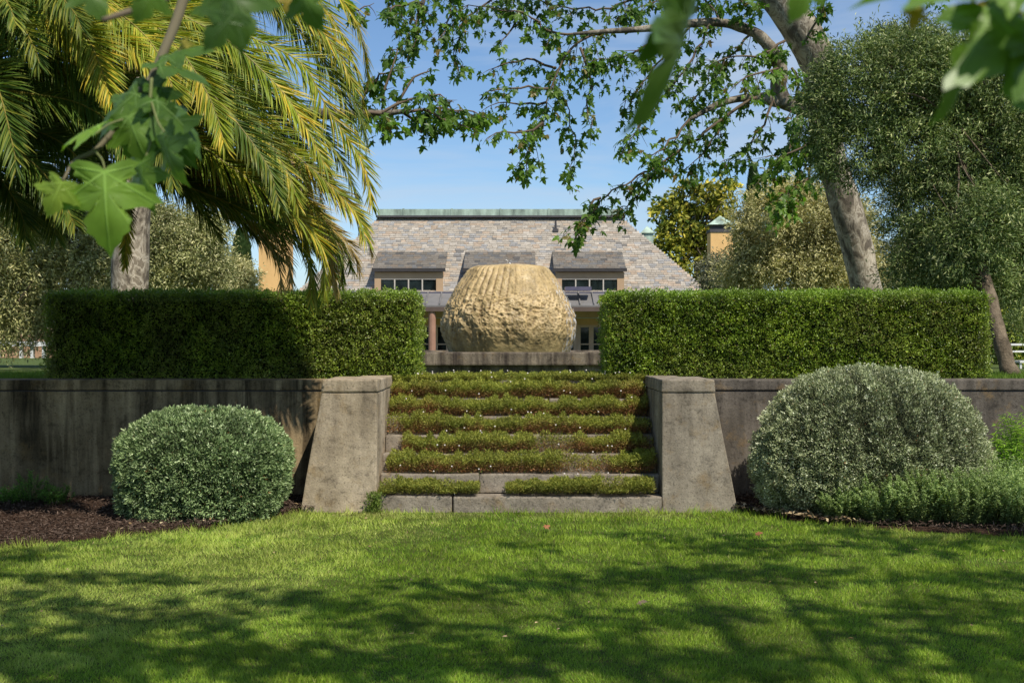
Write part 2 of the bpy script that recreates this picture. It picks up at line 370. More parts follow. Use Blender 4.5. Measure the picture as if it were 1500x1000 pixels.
# ------------------------------------------------------------------ setting: ground, lawn, beds
def sheet(name, x0, x1, y0, y1, z, mat):
    a = Acc(); a.add([(x0, y0, z), (x1, y0, z), (x1, y1, z), (x0, y1, z)], [[0, 1, 2], [0, 2, 3]], (.1, .1, .1))
    o = a.build(name, mat); o['kind'] = 'structure'; return o
sheet('ground', -1500, 1500, -1500, 13.2, 0, M['lawn'])
sheet('terrace', -1500, 1500, 13.63, 3000, 1.2, M['terr'])
LX, LY = np.array([-14, -4.6, -4.06, -3.28, -2.68, -2.3, -2.05]), np.array([9.1, 9.7, 9.9, 10.5, 10.9, 11.5, 11.98])
RX, RY = np.array([2.17, 2.35, 2.6, 2.85, 3.5, 4.3, 14]), np.array([12.0, 11.75, 11.4, 11.15, 10.75, 10.5, 10.0])
def bed(name, xs, ys, seed):
    a = Acc(); u = np.linspace(xs[0], xs[-1], 260); y0 = np.interp(u, xs, ys); m = 26
    t = np.linspace(0, 1, m)[None]; yy = y0[:, None]*(1-t)+13.05*t; xx = np.repeat(u[:, None], m, 1)
    V = np.stack([xx, yy, np.zeros_like(xx)], -1); V[..., 2] = .004+.05*np.minimum(1, t*6)*fbm(V, 5, 3, seed)+.01*t
    i = np.arange(259)[:, None]; j = np.arange(m-1)[None]; q = i*m+j
    T = np.concatenate([np.stack([q, q+m, q+m+1], -1).reshape(-1, 3), np.stack([q, q+m+1, q+1], -1).reshape(-1, 3)])
    o = a.add(V.reshape(-1, 3), T, (.1, .1, .1)).build(name, M['soil'], smooth=True); o['kind'] = 'structure'
bed('mulch_bed', LX, LY, 1); bed('mulch_bed', RX, RY, 2)
rng = np.random.default_rng(5)
# mulch chips
a = Acc(); n = 26000
x = np.where(rng.random(n) < .6, rng.uniform(-6, -1.9, n), rng.uniform(2.1, 5.5, n))
ye = np.where(x < 0, np.interp(x, LX, LY), np.interp(x, RX, RY)); y = ye+(13-ye)*rng.random(n)**1.2-.03
d = rdir(rng, n); d[:, 2] *= .35; nn = rdir(rng, n); nn[:, 2] = np.abs(nn[:, 2])+1
a.leaves(T_QUAD, np.stack([x, y, .045+.02*rng.random(n)], -1), d, nn, rng.uniform(.006, .016, n), rng.uniform(.015, .06, n), mix((.045, .03, .022), (.17, .12, .09), rng.random(n)**1.5))
tag(a.build('mulch_chips', M['chips']), 'dark brown shredded bark mulch over the beds along the wall', 'mulch', kind='stuff')
# grass
def grass(n, seed):
    rng = np.random.default_rng(seed); a = Acc()
    v = rng.uniform(500+F*H/14.0, 500+F*H/4.6, n); y = F*H/(v-500)
    y = y+rng.uniform(-.08, .08, n); x = rng.uniform(-1, 1, n)*(y*.43+1.3)
    ok = (y < 12.05)
    e = np.where(x < 0, np.interp(x, LX, LY), np.interp(x, RX, RY)); inbed = ((x < -2.05) | (x > 2.17)) & (y > e+rng.normal(0, .025, n))
    ok &= ~inbed & ~((y > 11.97) & (x > -2.1) & (x < 2.25))
    x, y, e = x[ok], y[ok], e[ok]; n = len(x); Q = np.stack([x, y, 0*x], -1)
    t1 = fbm(Q, 1.3, 3, 3); t2 = fbm(Q, 6.5, 2, 9); t3 = fbm(Q*[1, .6, 1], .55, 2, 21)
    hgt = (.015+.036*np.clip(t1*.6+t2*.9-.3, .1, 1))*rng.uniform(.6, 1.35, n)
    edge = np.clip(1-np.abs(y-np.clip(e, 0, 11.97))/.12, 0, 1); hgt *= 1+.9*edge*(t2 > .45)
    hgt *= np.clip(y/9, .85, 1.3)
    lean = np.stack([vnoise(Q, 3, 31)-.5, vnoise(Q, 3, 32)-.5, 0*x], -1)*1.3
    d = np.array([0, 0, 1.])+rng.normal(0, .5, (n, 3))*[1, 1, .1]+lean*.8
    col = mix((.11, .20, .02), (.34, .44, .06), t1*.9+(t2-.5)*.8+rng.normal(0, .28, n)-.05)
    col = mix(col, (.58, .58, .2), np.clip((t3-.5)*3.2+(t2-.5)*1.6, 0, .75)*rng.random(n))
    col = mix(col, (.33, .27, .13), (rng.random(n) < .05)*.8)
    dry = np.clip(1-np.abs(y-11.75)/.35, 0, 1)*(np.abs(x) < 1.7)*(vnoise(Q, 2.2, 8) > .5)
    col = mix(col, (.33, .28, .14), dry*rng.random(n)*.9)
    nn = rdir(rng, n); nn[:, 2] = .2
    return a.leaves(T_BLADE, Q-[0, 0, .004], d, nn, rng.uniform(.0035, .0075, n)*np.clip(y/8, .9, 1.5), hgt, col)
tag(grass(760000, 1).build('grass', M['grass']), 'short mown green lawn grass in dappled shade', 'grass', kind='stuff')

# ------------------------------------------------------------------ retaining walls, piers, steps
def wall(sign, mat, label):
    x0, x1 = (-16, -1.62) if sign < 0 else (1.66, 16)
    t = thing('retaining_wall', label, 'wall', (x1 if sign < 0 else x0, 13.1, 0))
    stone('body', bx8(x0, x1, 13.0, 13.42, -.05, 1.12), .008, mat, t)
    stone('groove', bx8(x0, x1, 13.02, 13.40, 1.1205, 1.134), .001, M['vent'], t)
    stone('coping', bx8(x0, x1, 12.985, 13.5, 1.1345, 1.242), .012, mat, t, 12, .004)
wall(-1, M['wallL'], 'dark stained concrete retaining wall left of the steps, behind the small grey shrub')
wall(1, M['wallR'], 'grey concrete retaining wall right of the steps, behind the big silvery shrub')
def pier(sg, label):
    if sg < 0: xi, xo0, xo1 = -1.30, X(438, 12), X(471, 12)
    else: xi, xo0, xo1 = X(970, 12), X(1083, 12), X(1047, 12)
    t = thing('stone_pier', label, 'pier', (xi, 12.0, 0))
    M_ = M['pier'] if sg < 0 else M['pierR']
    def P8(a0, a1, b0, b1, y0, y1, z0, z1):          # a: outer/inner at bottom, b: at top
        l0, r0 = sorted((a0, a1)); l1, r1 = sorted((b0, b1))
        return [(l0, y0, z0), (r0, y0, z0), (r0, y1, z0), (l0, y1, z0), (l1, y0, z1), (r1, y0, z1), (r1, y1, z1), (l1, y1, z1)]
    stone('body', P8(xo0, xi, xo1, xi, 12.0, 12.98, -.05, 1.15), .012, M_, t, 5, .006, 4)
    stone('cheek_wall', P8(xi-sg*-.32, xi, xi-sg*-.32, xi, 12.982, 13.62, 0, 1.149), .01, M_, t)
    stone('cap', P8(xo1+sg*.006, xi-sg*.008, xo1-sg*.006, xi-sg*.002, 11.99, 12.978, 1.1535, 1.275), .014, M_, t, 4, .004, 7)
    stone('cap', P8(xi+sg*.33, xi-sg*.008, xi+sg*.33, xi-sg*.002, 12.980, 13.64, 1.1535, 1.272), .014, M_, t, 2, .004, 8)
pier(-1, 'tan battered concrete pier at the left of the planted steps')
pier(1, 'tan battered concrete pier at the right of the planted steps')
XL, XR, RISE, RUN = -1.302, X(970, 12)+.002, .172, .26
t = thing('stone_steps', 'weathered stone steps overgrown with daisies between two concrete piers', 'steps', (.07, 12, 0))
srng = np.random.default_rng(3)
for k in range(7):
    y0 = 12.0+k*RUN+.0; z0, z1 = (-.06 if k == 0 else k*RISE-.02+.001*k), (k+1)*RISE-(.016 if k == 0 else 0)
    cuts = [XL]+sorted(srng.uniform(XL+.6, XR-.6, 1+(k % 2)).tolist())+[XR]
    if k == 1: cuts = [XL, X(702, 12.2), XR]
    a8 = []
    for q in range(len(cuts)-1):
        stone('step', bx8(cuts[q]+.003, cuts[q+1]-.003, y0-.012+srng.uniform(-.012, .008), 12+(k+1)*RUN+.2, z0, z1+srng.uniform(-.006, .004)), .018, M['step'], t, 10, .012, k*7+q)

# planting on the treads: leaves, red-brown stems, small daisies
a = Acc(); fl = Acc(); rng = np.random.default_rng(11)
for k in range(7):
    y0, z0 = 12.0+k*RUN, (k+1)*RISE
    if k == 6: n, ya, yb, hm = 36000, y0-.04, y0+.36, .10
    else: n, ya, yb, hm = 34000, y0+.0, y0+RUN+.03, .225
    x = rng.uniform(XL+.02, XR-.02, n)
    if k == 6: x = rng.uniform(XL+.0, XR, n)
    Q = np.stack([x, np.full(n, k*3.), 0*x], -1)
    cov = fbm(Q, 1.1, 3, 40+k)
    hs = .62+.38*fbm(Q, 2.6, 4, 60+k)+.38*(vnoise(Q, 17, 90+k)-.4)
    keep = np.ones(n, bool)
    if k == 0: keep &= ~((x > X(702, 12.2)) & (x < X(742, 12.2))) & ~(x > X(955, 12.2)); hs *= np.clip(.62+.5*np.abs(x-X(722, 12.2)), 0, .93)
    if k in (1,): keep &= x > XL+.07
    if k == 2: keep &= x > X(590, 12.6)
    if k >= 1: keep &= (vnoise(Q*[1, 1, 1]+[7, 0, 0], 3.3, 120+k) > .2) | (rng.random(n) < .3)
    x, hs = x[keep], hs[keep]; n = len(x)
    u = rng.random(n)**.7; yy = ya+(yb-ya)*rng.random(n)
    front = 1-(yy-ya)/(yb-ya)
    hmax = hm*hs*(1-.3*front**2)
    z = z0+u*hmax; yy -= .07*u*rng.random(n)
    if k == 0:
        z = z0+(z-z0)*.78; yy -= .03*(vnoise(Q[keep], 9, 4)-.3)
        thin = (vnoise(Q[keep], 5, 77) > .33) | (rng.random(n) < .25)
        z = np.where(thin, z, z0+(z-z0)*.35)
    Cn = np.stack([x, yy, z], -1)
    red = np.clip(1.68-1.9*u+(fbm(Cn, 3.3, 3, 5)-.5)*1.6, 0, 1)*(.25 if k in (0, 6) else (.95 if k >= 1 else .5))
    gcol = mix((.06, .11, .02), (.26, .29, .065), rng.random(n)*.8+.35*u-.1)
    col = mix(gcol, mix((.12, .07, .04), (.32, .17, .095), rng.random(n)), red*(rng.random(n) < .85))
    d = rdir(rng, n); d[:, 2] = np.abs(d[:, 2])*.9+.15; d[:, 1] -= .3
    a.leaves(T_QUAD, Cn, d, rdir(rng, n)+[0, -.2, .8], rng.uniform(.005, .011, n), rng.uniform(.016, .042, n), col)
    m = 8 if k < 6 else 26
    xf = rng.uniform(XL+.05, XR-.05, m); yf = ya+(yb-ya)*rng.random(m)*.6; zf = z0+hm*rng.uniform(.8, 1.25, m)
    pf = np.stack([xf, yf, zf], -1)
    for q in range(8):
        an = q*np.pi/4; fl.leaves(T_QUAD, pf, np.tile([math.cos(an), math.sin(an)*.5-.15, math.sin(an)*.8], (m, 1)), np.tile([0, -1., .6], (m, 1)), .005, .008, (.75, .7, .7))
    fl.leaves(T_QUAD, pf-[0, .002, .004], np.tile([0, 0, 1.], (m, 1)), np.tile([0, -1., .3], (m, 1)), .006, .007, (.6, .4, .05))
    for q in range(m):
        fl.tube([pf[q]-[rng.normal(0, .02), 0, .07], pf[q]], .0012, 3, (.08, .13, .03), cap=False)
# a tuft at the foot of the left pier
n = 900; u = rng.random(n); cx, cy = X(548, 11.9), 11.9
Cn = np.stack([cx+rng.normal(0, .05, n)*(1-.4*u), cy+rng.normal(0, .04, n), u*.2], -1)
a.leaves(T_QUAD, Cn, rdir(rng, n)+[0, 0, .6], rdir(rng, n), .009, .03, mix((.05, .1, .02), (.15, .22, .05), rng.random(n)))
tag(a.build('ground_cover', M['daisy']), 'green and reddish trailing daisy plants spilling over every step', 'ground cover', kind='stuff')
tag(fl.build('daisy_flowers', M['litter']), 'tiny white daisy flowers scattered over the step planting', 'flowers', kind='stuff')

# ------------------------------------------------------------------ box hedges
def hedge(px0, px1, label, seed, pale):
    rng = np.random.default_rng(seed); Y0, Y1 = 13.55, 14.25; zb, zt = 1.2, Z(429, 13.55)
    x0, x1 = X(px0, Y0), X(px1, Y0)
    t = thing('box_hedge', label, 'hedge', ((x0+x1)/2, (Y0+Y1)/2, zb))
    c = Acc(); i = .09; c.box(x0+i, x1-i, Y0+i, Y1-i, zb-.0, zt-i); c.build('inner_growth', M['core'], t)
    a = Acc(); W_, D_, H_ = x1-x0, Y1-Y0, zt-zb
    faces = [('f', W_*H_, 15500), ('t', W_*D_, 9000), ('l', D_*H_, 11000), ('r', D_*H_, 11000), ('b', W_*H_, 3500)]
    for nm, ar, den in faces:
        n = int(ar*den); u, v = rng.random(n), rng.random(n)
        if nm in 'fb': Pn = np.stack([x0+W_*u, np.full(n, Y0 if nm == 'f' else Y1), zb+H_*v], -1); No = np.array([0, -1. if nm == 'f' else 1., 0])
        elif nm == 't': Pn = np.stack([x0+W_*u, Y0+D_*v, np.full(n, zt)], -1); No = np.array([0, 0, 1.])
        else: Pn = np.stack([np.full(n, x0 if nm == 'l' else x1), Y0+D_*u, zb+H_*v], -1); No = np.array([-1. if nm == 'l' else 1., 0, 0])
        b1 = fbm(Pn, 8, 3, seed); b2 = fbm(Pn, 26, 2, seed+5); b0 = fbm(Pn, 1.6, 2, seed+8)
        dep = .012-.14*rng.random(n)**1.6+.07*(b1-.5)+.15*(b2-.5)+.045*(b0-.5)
        # rounded corners
        q = (Pn-[(x0+x1)/2, (Y0+Y1)/2, (zb+zt)/2]); ext = np.array([W_/2, D_/2, H_/2]); r_ = .06
        over = np.maximum(np.abs(q)-(ext-r_), 0); ln = np.linalg.norm(over, axis=1, keepdims=True)
        q2 = np.sign(q)*(np.minimum(np.abs(q), ext-r_)+over*np.where(ln > r_, r_/np.maximum(ln, 1e-6), 1))
        Pn = Pn-q+q2+No*dep[:, None]
        if nm == 'f': Pn[:, 2] = np.maximum(Pn[:, 2], zb+.01)
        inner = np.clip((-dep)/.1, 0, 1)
        col = mix((.06, .12, .012), (.26, .36, .045), rng.random(n)*.75+(b1-.5)*1.2+.1)
        col = mix(col, (.2, .2, .09), np.clip((b0-.5)*3+pale, 0, .6)*rng.random(n))
        col = mix(col, (.17, .28, .04), (rng.random(n) < .09)*.8)
        col = mix(col, (.14, .085, .04), (rng.random(n) < .05)*.7)
        if nm == 't': col = mix(col, (.14, .24, .03), .4)
        top = (Pn[:, 2] > zt-.07); col = mix(col, (.13, .23, .03), top*.3)
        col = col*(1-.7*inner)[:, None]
        d = rdir(rng, n)+No*.75+[0, 0, .35]
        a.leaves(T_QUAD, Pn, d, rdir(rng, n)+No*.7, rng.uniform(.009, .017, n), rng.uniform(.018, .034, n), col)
    # stray shoots standing above the clipped top
    m = 180; px_ = np.stack([rng.uniform(x0, x1, m), rng.uniform(Y0, Y1, m), np.full(m, zt)], -1)
    for q in range(4):
        a.leaves(T_QUAD, px_+rng.normal(0, .008, (m, 3))+[0, 0, .006*q], rdir(rng, m)+[0, 0, .9], rdir(rng, m), .011, .024, (.14, .24, .03))
    a.build('foliage', M['box'], t)
hedge(65, 611, 'clipped box hedge on the left, half in the shade of the palm', 21, .15)
hedge(889, 1450, 'clipped box hedge on the right, below the leaning sycamore trunk', 22, -.05)

# ------------------------------------------------------------------ rounded silvery shrubs
def shrub(name, cx, cy, rx, ry, zc, top, pw, n, c1, c2, c3, label, seed, lw, ll, dents=(), mat='silver', base=.03):
    rng = np.random.default_rng(seed); t = thing(name, label, 'shrub', (cx, cy, 0))
    d = rdir(rng, n*2); d = d[d[:, 2] > -.75][:n]; n = len(d)
    def surf(d, s=1.0):
        low = d[:, 2] < 0
        ez = np.where(low, zc-base, top-zc)
        k = (np.abs(d[:, 0])**pw+np.abs(d[:, 1])**pw+np.abs(d[:, 2])**pw)**(-1/pw)
        return np.stack([cx+d[:, 0]*k*rx*s, cy+d[:, 1]*k*ry*s, zc+d[:, 2]*k*ez*s], -1)
    Q = surf(d); b1 = fbm(Q, 3.2, 3, seed); b2 = fbm(Q, 15, 3, seed+3)
    s = 1.0-.13*rng.random(n)**1.7+.11*(b1-.5)+.19*(b2-.5)
    for dx, wd, am in dents: s -= am*np.exp(-((Q[:, 0]-dx+.22*(Q[:, 2]-zc)*(dx-cx > .1))/wd)**2)*np.clip((Q[:, 2]-.45)/.4, .25, 1)*(Q[:, 1] < cy+.1)
    Pn = Q+(Q-[cx, cy, zc])*(s-1)[:, None]; Pn[:, 2] = np.maximum(Pn[:, 2], .01)
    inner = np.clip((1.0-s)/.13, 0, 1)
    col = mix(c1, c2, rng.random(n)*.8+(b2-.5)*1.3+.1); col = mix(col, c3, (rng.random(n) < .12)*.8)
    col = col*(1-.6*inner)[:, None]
    col = mix(col, (.22, .09, .04), (rng.random(n) < .006)*.8)
    dd = rdir(rng, n)*.9+d*.9+[0, 0, .3]
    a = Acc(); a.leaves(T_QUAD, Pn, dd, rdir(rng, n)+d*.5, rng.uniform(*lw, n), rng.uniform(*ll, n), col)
    m = 110; sd = rdir(rng, m); sd[:, 2] = np.abs(sd[:, 2]); sp = surf(sd)
    for q in range(9):
        a.leaves(T_QUAD, sp+(sd+[0, 0, .4])*(.0035*q)+rng.normal(0, .006, (m, 3)), rdir(rng, m)+sd, rdir(rng, m), lw[1], ll[0]*1.2, c3)
    c = Acc(); e = rdir(rng, 10)
    u = np.linspace(0, 2*np.pi, 40, endpoint=False); v = np.linspace(-.72, np.pi/2, 20)
    dg = np.stack([np.cos(u)[None]*np.cos(v)[:, None], np.sin(u)[None]*np.cos(v)[:, None], np.repeat(np.sin(v)[:, None], 40, 1)], -1).reshape(-1, 3)
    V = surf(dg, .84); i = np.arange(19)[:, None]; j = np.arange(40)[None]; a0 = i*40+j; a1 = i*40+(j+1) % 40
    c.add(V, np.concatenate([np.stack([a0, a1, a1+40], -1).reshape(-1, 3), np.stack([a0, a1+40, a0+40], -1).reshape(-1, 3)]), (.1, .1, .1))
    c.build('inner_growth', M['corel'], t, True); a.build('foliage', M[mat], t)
shrub('silver_shrub', X(299, 11.75), 11.75, .77, .72, .48, Z(600, 11.75), 2.65, 95000, (.075, .13, .045), (.28, .38, .18), (.5, .6, .37),
      'grey green rounded boxy shrub in the mulch left of the steps', 31, (.009, .015), (.025, .045), base=-.22)
shrub('silver_shrub', X(1272, 12.05), 12.05, 1.105, .86, .42, Z(538, 12.05), 2.25, 185000, (.11, .14, .06), (.42, .47, .28), (.68, .71, .56),
      'large silvery dome shaped shrub in front of the right wall', 32, (.008, .0125), (.018, .032),
      dents=((X(1238, 12), .05, .085), (X(1312, 12), .07, .10), (X(1366, 12), .05, .075)), base=-.2)

# ------------------------------------------------------------------ low plants
def leafy_plant(name, label, cat, x, y, h, spread, stems, per, seed, c1, c2, lw, ll, group=None, narrow=False, droop=.2):
    rng = np.random.default_rng(seed); t = thing(name, label, cat, (x, y, 0), group)
    if name == 'catmint_plant': h *= 1.22; spread *= 1.35
    st = Acc(); a = Acc()
    for k in range(stems):
        an = rng.uniform(0, 2*np.pi); rr = spread*math.sqrt(rng.random()); hk = h*(1-.35*(rr/spread)**2)*rng.uniform(.75, 1.1)
        b = np.array([x+math.cos(an)*rr*.45, y+math.sin(an)*rr*.45, 0]); e = np.array([x+math.cos(an)*rr, y+math.sin(an)*rr, hk])
        md = (b+e)/2+[rng.normal(0, .03), rng.normal(0, .03), hk*.18]
        p = catmull([b, md, e], 8); st.tube(p, np.linspace(.0028, .001, 8), 4, (.1, .13, .05), cap=False)
        u = np.sort(rng.uniform(.12, 1, per)); q = p[np.clip((u*7).astype(int), 0, 6)]+(p[np.clip((u*7).astype(int)+1, 0, 7)]-p[np.clip((u*7).astype(int), 0, 6)])*((u*7) % 1)[:, None]
        aa = np.arange(per)*2.4+rng.random(); d = np.stack([np.cos(aa), np.sin(aa), .45-droop*rng.random(per)], -1)+rng.normal(0, .35, (per, 3))
        taper = 1-.45*u
        a.leaves(T_OVAL if ll[1] > .05 else T_QUAD, q, d, np.tile([0, 0, 1.], (per, 1))+rng.normal(0, .3, (per, 3)), rng.uniform(*lw, per)*taper, rng.uniform(*ll, per)*taper,
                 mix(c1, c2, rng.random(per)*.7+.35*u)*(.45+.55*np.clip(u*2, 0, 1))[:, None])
    st.build('stems', M['bud'], t); a.build('leaves', M['soft'], t)
cat_pos = [(X(1235, 11.3), 11.35, .30, .20), (X(1290, 11.15), 11.2, .36, .26), (X(1352, 11.05), 11.15, .40, .28), (X(1415, 11.0), 11.05, .43, .3), (X(1478, 10.95), 11.0, .44, .3),
           (X(1395, 11.6), 11.65, .44, .3), (X(1455, 11.6), 11.6, .47, .32), (X(1330, 11.5), 11.45, .44, .22), (X(1535, 11.2), 11.2, .44, .34), (X(1520, 11.8), 11.75, .47, .32), (X(1600, 11.2), 11.2, .46, .34)]
for i, (x, y, h, s) in enumerate(cat_pos):
    leafy_plant('catmint_plant', 'soft grey green bushy catmint clump at the foot of the silvery dome shrub', 'plant', x, y, h, s, 170 if h < .5 else 200, 80, 100+i, (.10, .17, .05), (.36, .47, .22), (.013, .021), (.026, .042), 'catmint clumps along the right lawn edge')
leafy_plant('milkweed_plant', 'bright green tall plant with long narrow leaves at the right edge', 'plant', X(1490, 12.0), 12.0, Z(602, 12.0), .27, 44, 44, 150, (.13, .26, .03), (.34, .52, .09), (.014, .02), (.08, .13), droop=.7)
wl = ['small feathery weed at the far left foot of the stained wall', 'taller feathery weed second from left against the stained wall', 'feathery weed nearest the grey shrub under the stained wall']
for i, (px, s, h) in enumerate([(12, .2, .2), (48, .22, .34), (92, .17, .24)]):
    leafy_plant('leafy_weed', wl[i], 'weed', X(px, 12.55), 12.5-.12*(i == 2), h, s, 34, 40, 160+i, (.09, .2, .04), (.24, .46, .1), (.012, .018), (.03, .049))

# dry leaves lying about
a = Acc(); rng = np.random.default_rng(17); n = 230
x = rng.uniform(2.15, 3.1, n); y = np.interp(x, RX, RY)+rng.exponential(.22, n)-.06
x2 = rng.uniform(-3.3, -2.0, 24); y2 = np.interp(x2, LX, LY)+rng.uniform(0, .3, 24)
x = np.r_[x, x2]; y = np.minimum(np.r_[y, y2], 12.9); n = len(x)
d = rdir(rng, n); d[:, 2] *= .3
a.leaves(T_OVAL, np.stack([x, y, np.full(n, .065)], -1), d, rdir(rng, n)+[0, 0, 2], rng.uniform(.018, .035, n), rng.uniform(.03, .06, n), mix((.2, .12, .05), (.5, .4, .24), rng.random(n)))
m = 70; gx = rng.uniform(-3.6, 4.2, m); gy = rng.uniform(6.2, 11.9, m)
d = rdir(rng, m); d[:, 2] *= .3
a.leaves(T_OVAL, np.stack([gx, gy, np.full(m, .04)], -1), d, rdir(rng, m)+[0, -.3, 1.6], rng.uniform(.008, .018, m), rng.uniform(.014, .034, m), mix((.2, .12, .05), (.5, .36, .2), rng.random(m)))
tag(a.build('leaf_litter', M['litter']), 'pale dry fallen leaves strewn over the mulch beds', 'leaf litter', kind='stuff')
for i, (px, py, lb) in enumerate([(798, 772, 'curled orange brown leaf fallen on the lawn before the steps'), (1033, 738, 'pale dry leaf fallen at the foot of the right pier'),
                                  (1108, 782, 'small brown leaf fallen on the lawn near the bed of the silvery shrub'), (936, 882, 'brown leaf lying in the shaded middle of the lawn')]):
    Yq = F*(H-.05)/(py-500); a = Acc(); c = P(px, py, Yq)
    a.leaves((FL_V, FL_T), [c], [[.8, .4-.3*i, .25]], [[.2, -.5, 1]], .055, .055, [mix((.3, .12, .05), (.5, .36, .2), (i % 2)*.8)])
    tag(a.build('fallen_leaf', M['litter']), lb, 'leaf')

# ------------------------------------------------------------------ fountain basin and stone
YB = 17.0; zt = Z(516, YB); zc = Z(535, YB)
t = thing('fountain_basin', 'long weathered stone fountain basin behind the top of the steps', 'fountain', (0, 19, 1.2))
bw, bd = 3.3, 4.2
stone('basin_wall', bx8(-bw, bw, YB+.07, YB+.4, 1.1, zc-.002), .01, M['basin'], t)
stone('basin_wall', bx8(-bw, bw, YB+bd-.4, YB+bd-.07, 1.1, zc-.002), .01, M['basin'], t)
stone('basin_wall', bx8(-bw, -bw+.33, YB+.402, YB+bd-.402, 1.1, zc-.003), .01, M['basin'], t)
stone('basin_wall', bx8(bw-.33, bw, YB+.402, YB+bd-.402, 1.1, zc-.003), .01, M['basin'], t)
stone('coping', bx8(-bw-.07, bw+.07, YB, YB+.47, zc, zt), .02, M['basin'], t, 8, .006, 2)
stone('coping', bx8(-bw-.07, bw+.07, YB+bd-.47, YB+bd, zc, zt), .02, M['basin'], t, 8, .006, 3)
stone('coping', bx8(-bw-.07, -bw+.4, YB+.472, YB+bd-.472, zc, zt-.001), .02, M['basin'], t, 4, .006, 4)
stone('coping', bx8(bw-.4, bw+.07, YB+.472, YB+bd-.472, zc, zt-.001), .02, M['basin'], t, 4, .006, 5)
a = Acc(); wz = zt-.05; a.add([(-bw+.35, YB+.42, wz), (bw-.35, YB+.42, wz), (bw-.35, YB+bd-.42, wz), (-bw+.35, YB+bd-.42, wz)], [[0, 1, 2], [0, 2, 3]], (.1, .1, .1))
a.build('water', M['water'], t)
def sculpture():
    Yc = 18.9; t = thing('carved_boulder', 'huge golden ribbed boulder standing in the fountain basin', 'sculpture', (X(744, Yc), Yc, wz-.1))
    k = Yc-.35
    # (picture height, left edge, right edge)
    prof = [(387, 742, 747), (387.2, 712, 785), (387.8, 700, 795), (389.5, 692, 801), (394, 686, 806), (402, 680, 812), (420, 667, 823), (440, 657, 832), (460, 649, 840), (472, 646, 842.5), (482, 646, 843), (492, 648, 842), (515, 656, 836), (530, 663, 828)]
    pr = np.array(prof, float); zz = Z(pr[:, 0], k); xl = X(pr[:, 1], k); xr = X(pr[:, 2], k)
    s = np.linspace(0, 1, 260)
    arc = np.r_[0, np.cumsum(np.hypot(np.diff(zz), np.diff((xr-xl)/2)))]; arc /= arc[-1]
    z_ = np.interp(s, arc, zz); l_ = np.interp(s, arc, xl); r_ = np.interp(s, arc, xr)
    nu = 640; u = np.linspace(0, 2*np.pi, nu, endpoint=False)
    cx = (l_+r_)/2; R = (r_-l_)/2
    dirs = np.stack([np.cos(u), np.sin(u), 0*u], -1)
    sq = (np.abs(np.cos(u))**2.2+np.abs(np.sin(u))**2.2)**(-1/2.2)
    V = np.zeros((260, nu, 3)); V[..., 0] = cx[:, None]+np.cos(u)*R[:, None]*sq; V[..., 1] = Yc+np.sin(u)*R[:, None]*.95*sq; V[..., 2] = z_[:, None]
    ng = nrm(np.cross(np.gradient(V, axis=1), np.gradient(V, axis=0))); 
    if (ng[130, 0]*[1, 0, 0]).sum() < 0: ng = -ng
    hz = (V[..., 2]-Z(516, k))/(Z(388, k)-Z(516, k))
    uu = u[None]+.10*(fbm(V, 1.6, 3, 4)-.5)
    ang = (uu+np.pi/2+np.pi) % (2*np.pi)-np.pi            # 0 = towards the viewer, negative = left
    ribs = np.abs(np.sin(ang*24+.8*np.sin(hz*3)))**.7
    wr = np.exp(-((ang+.75)/.85)**2)*np.clip((hz-.28)/.2, 0, 1)*np.clip((1.0-hz)/.05, .25, 1)
    n1 = fbm(V, 3.4, 4, 1); rg = 1-np.abs(2*fbm(V*[1, 1, .75], 6.5, 4, 2)-1); rg2 = 1-np.abs(2*fbm(V, 15, 3, 6)-1)
    low = np.clip((.62-hz)/.3, 0, 1)*np.clip((hz-.05)/.25, 0, 1)
    topm = np.clip((1.0-hz)/.06, .12, 1)
    n3 = 1-np.abs(2*fbm(V*[1, 1, 1.6], 9, 3, 16)-1); band = np.exp(-((hz-.5+.1*(n1-.5))/.16)**2)
    dsp = .035*(n1-.5)+.034*band*(n3**3-.3)+(.022+.028*low)*(rg**2-.6)*topm+.020*(rg2-.6)*(.45+low)*topm+.026*(ribs-.6)*wr*(.5+vnoise(V, 5, 12))-.035*np.exp(-((hz-.33)/.03)**2)*0
    dsp *= np.clip((hz+.02)/.18, .35, 1)
    V = V+ng*dsp[..., None]*np.minimum(1, s*22)[:, None, None]
    i = np.arange(259)[:, None]; j = np.arange(nu)[None]; a0 = i*nu+j; a1 = i*nu+(j+1) % nu
    T = np.concatenate([np.stack([a0, a0+nu, a1+nu], -1).reshape(-1, 3), np.stack([a0, a1+nu, a1], -1).reshape(-1, 3)])
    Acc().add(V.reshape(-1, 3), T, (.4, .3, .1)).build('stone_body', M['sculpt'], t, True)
    # thin sheet of water down the right shoulder
    jj = [j for j in range(nu) if (u[j] > 2*np.pi-.62)]; ii = range(95, 258, 2)
    G = np.array([[V[p, q]+ng[p, q]*.015 for q in jj] for p in ii]); m = len(jj)
    i = np.arange(len(G)-1)[:, None]; j = np.arange(m-1)[None]; q = i*m+j
    Acc().add(G.reshape(-1, 3), np.concatenate([np.stack([q, q+1, q+m+1], -1).reshape(-1, 3), np.stack([q, q+m+1, q+m], -1).reshape(-1, 3)]), (.8, .8, .8)).build('falling_water', M['sheet'], t, True)
    rng = np.random.default_rng(8); b = Acc(); n = 110
    c = np.array([X(744, k), Yc, Z(388, k)])+np.stack([rng.normal(0, .035, n), rng.normal(0, .035, n), rng.exponential(.03, n)-.02], -1)
    b.leaves(T_OVAL, c, rdir(rng, n), rdir(rng, n), .016, .018, (.8, .82, .85)); b.build('water_jet', M['white'], t)['kind'] = 'stuff'
sculpture()

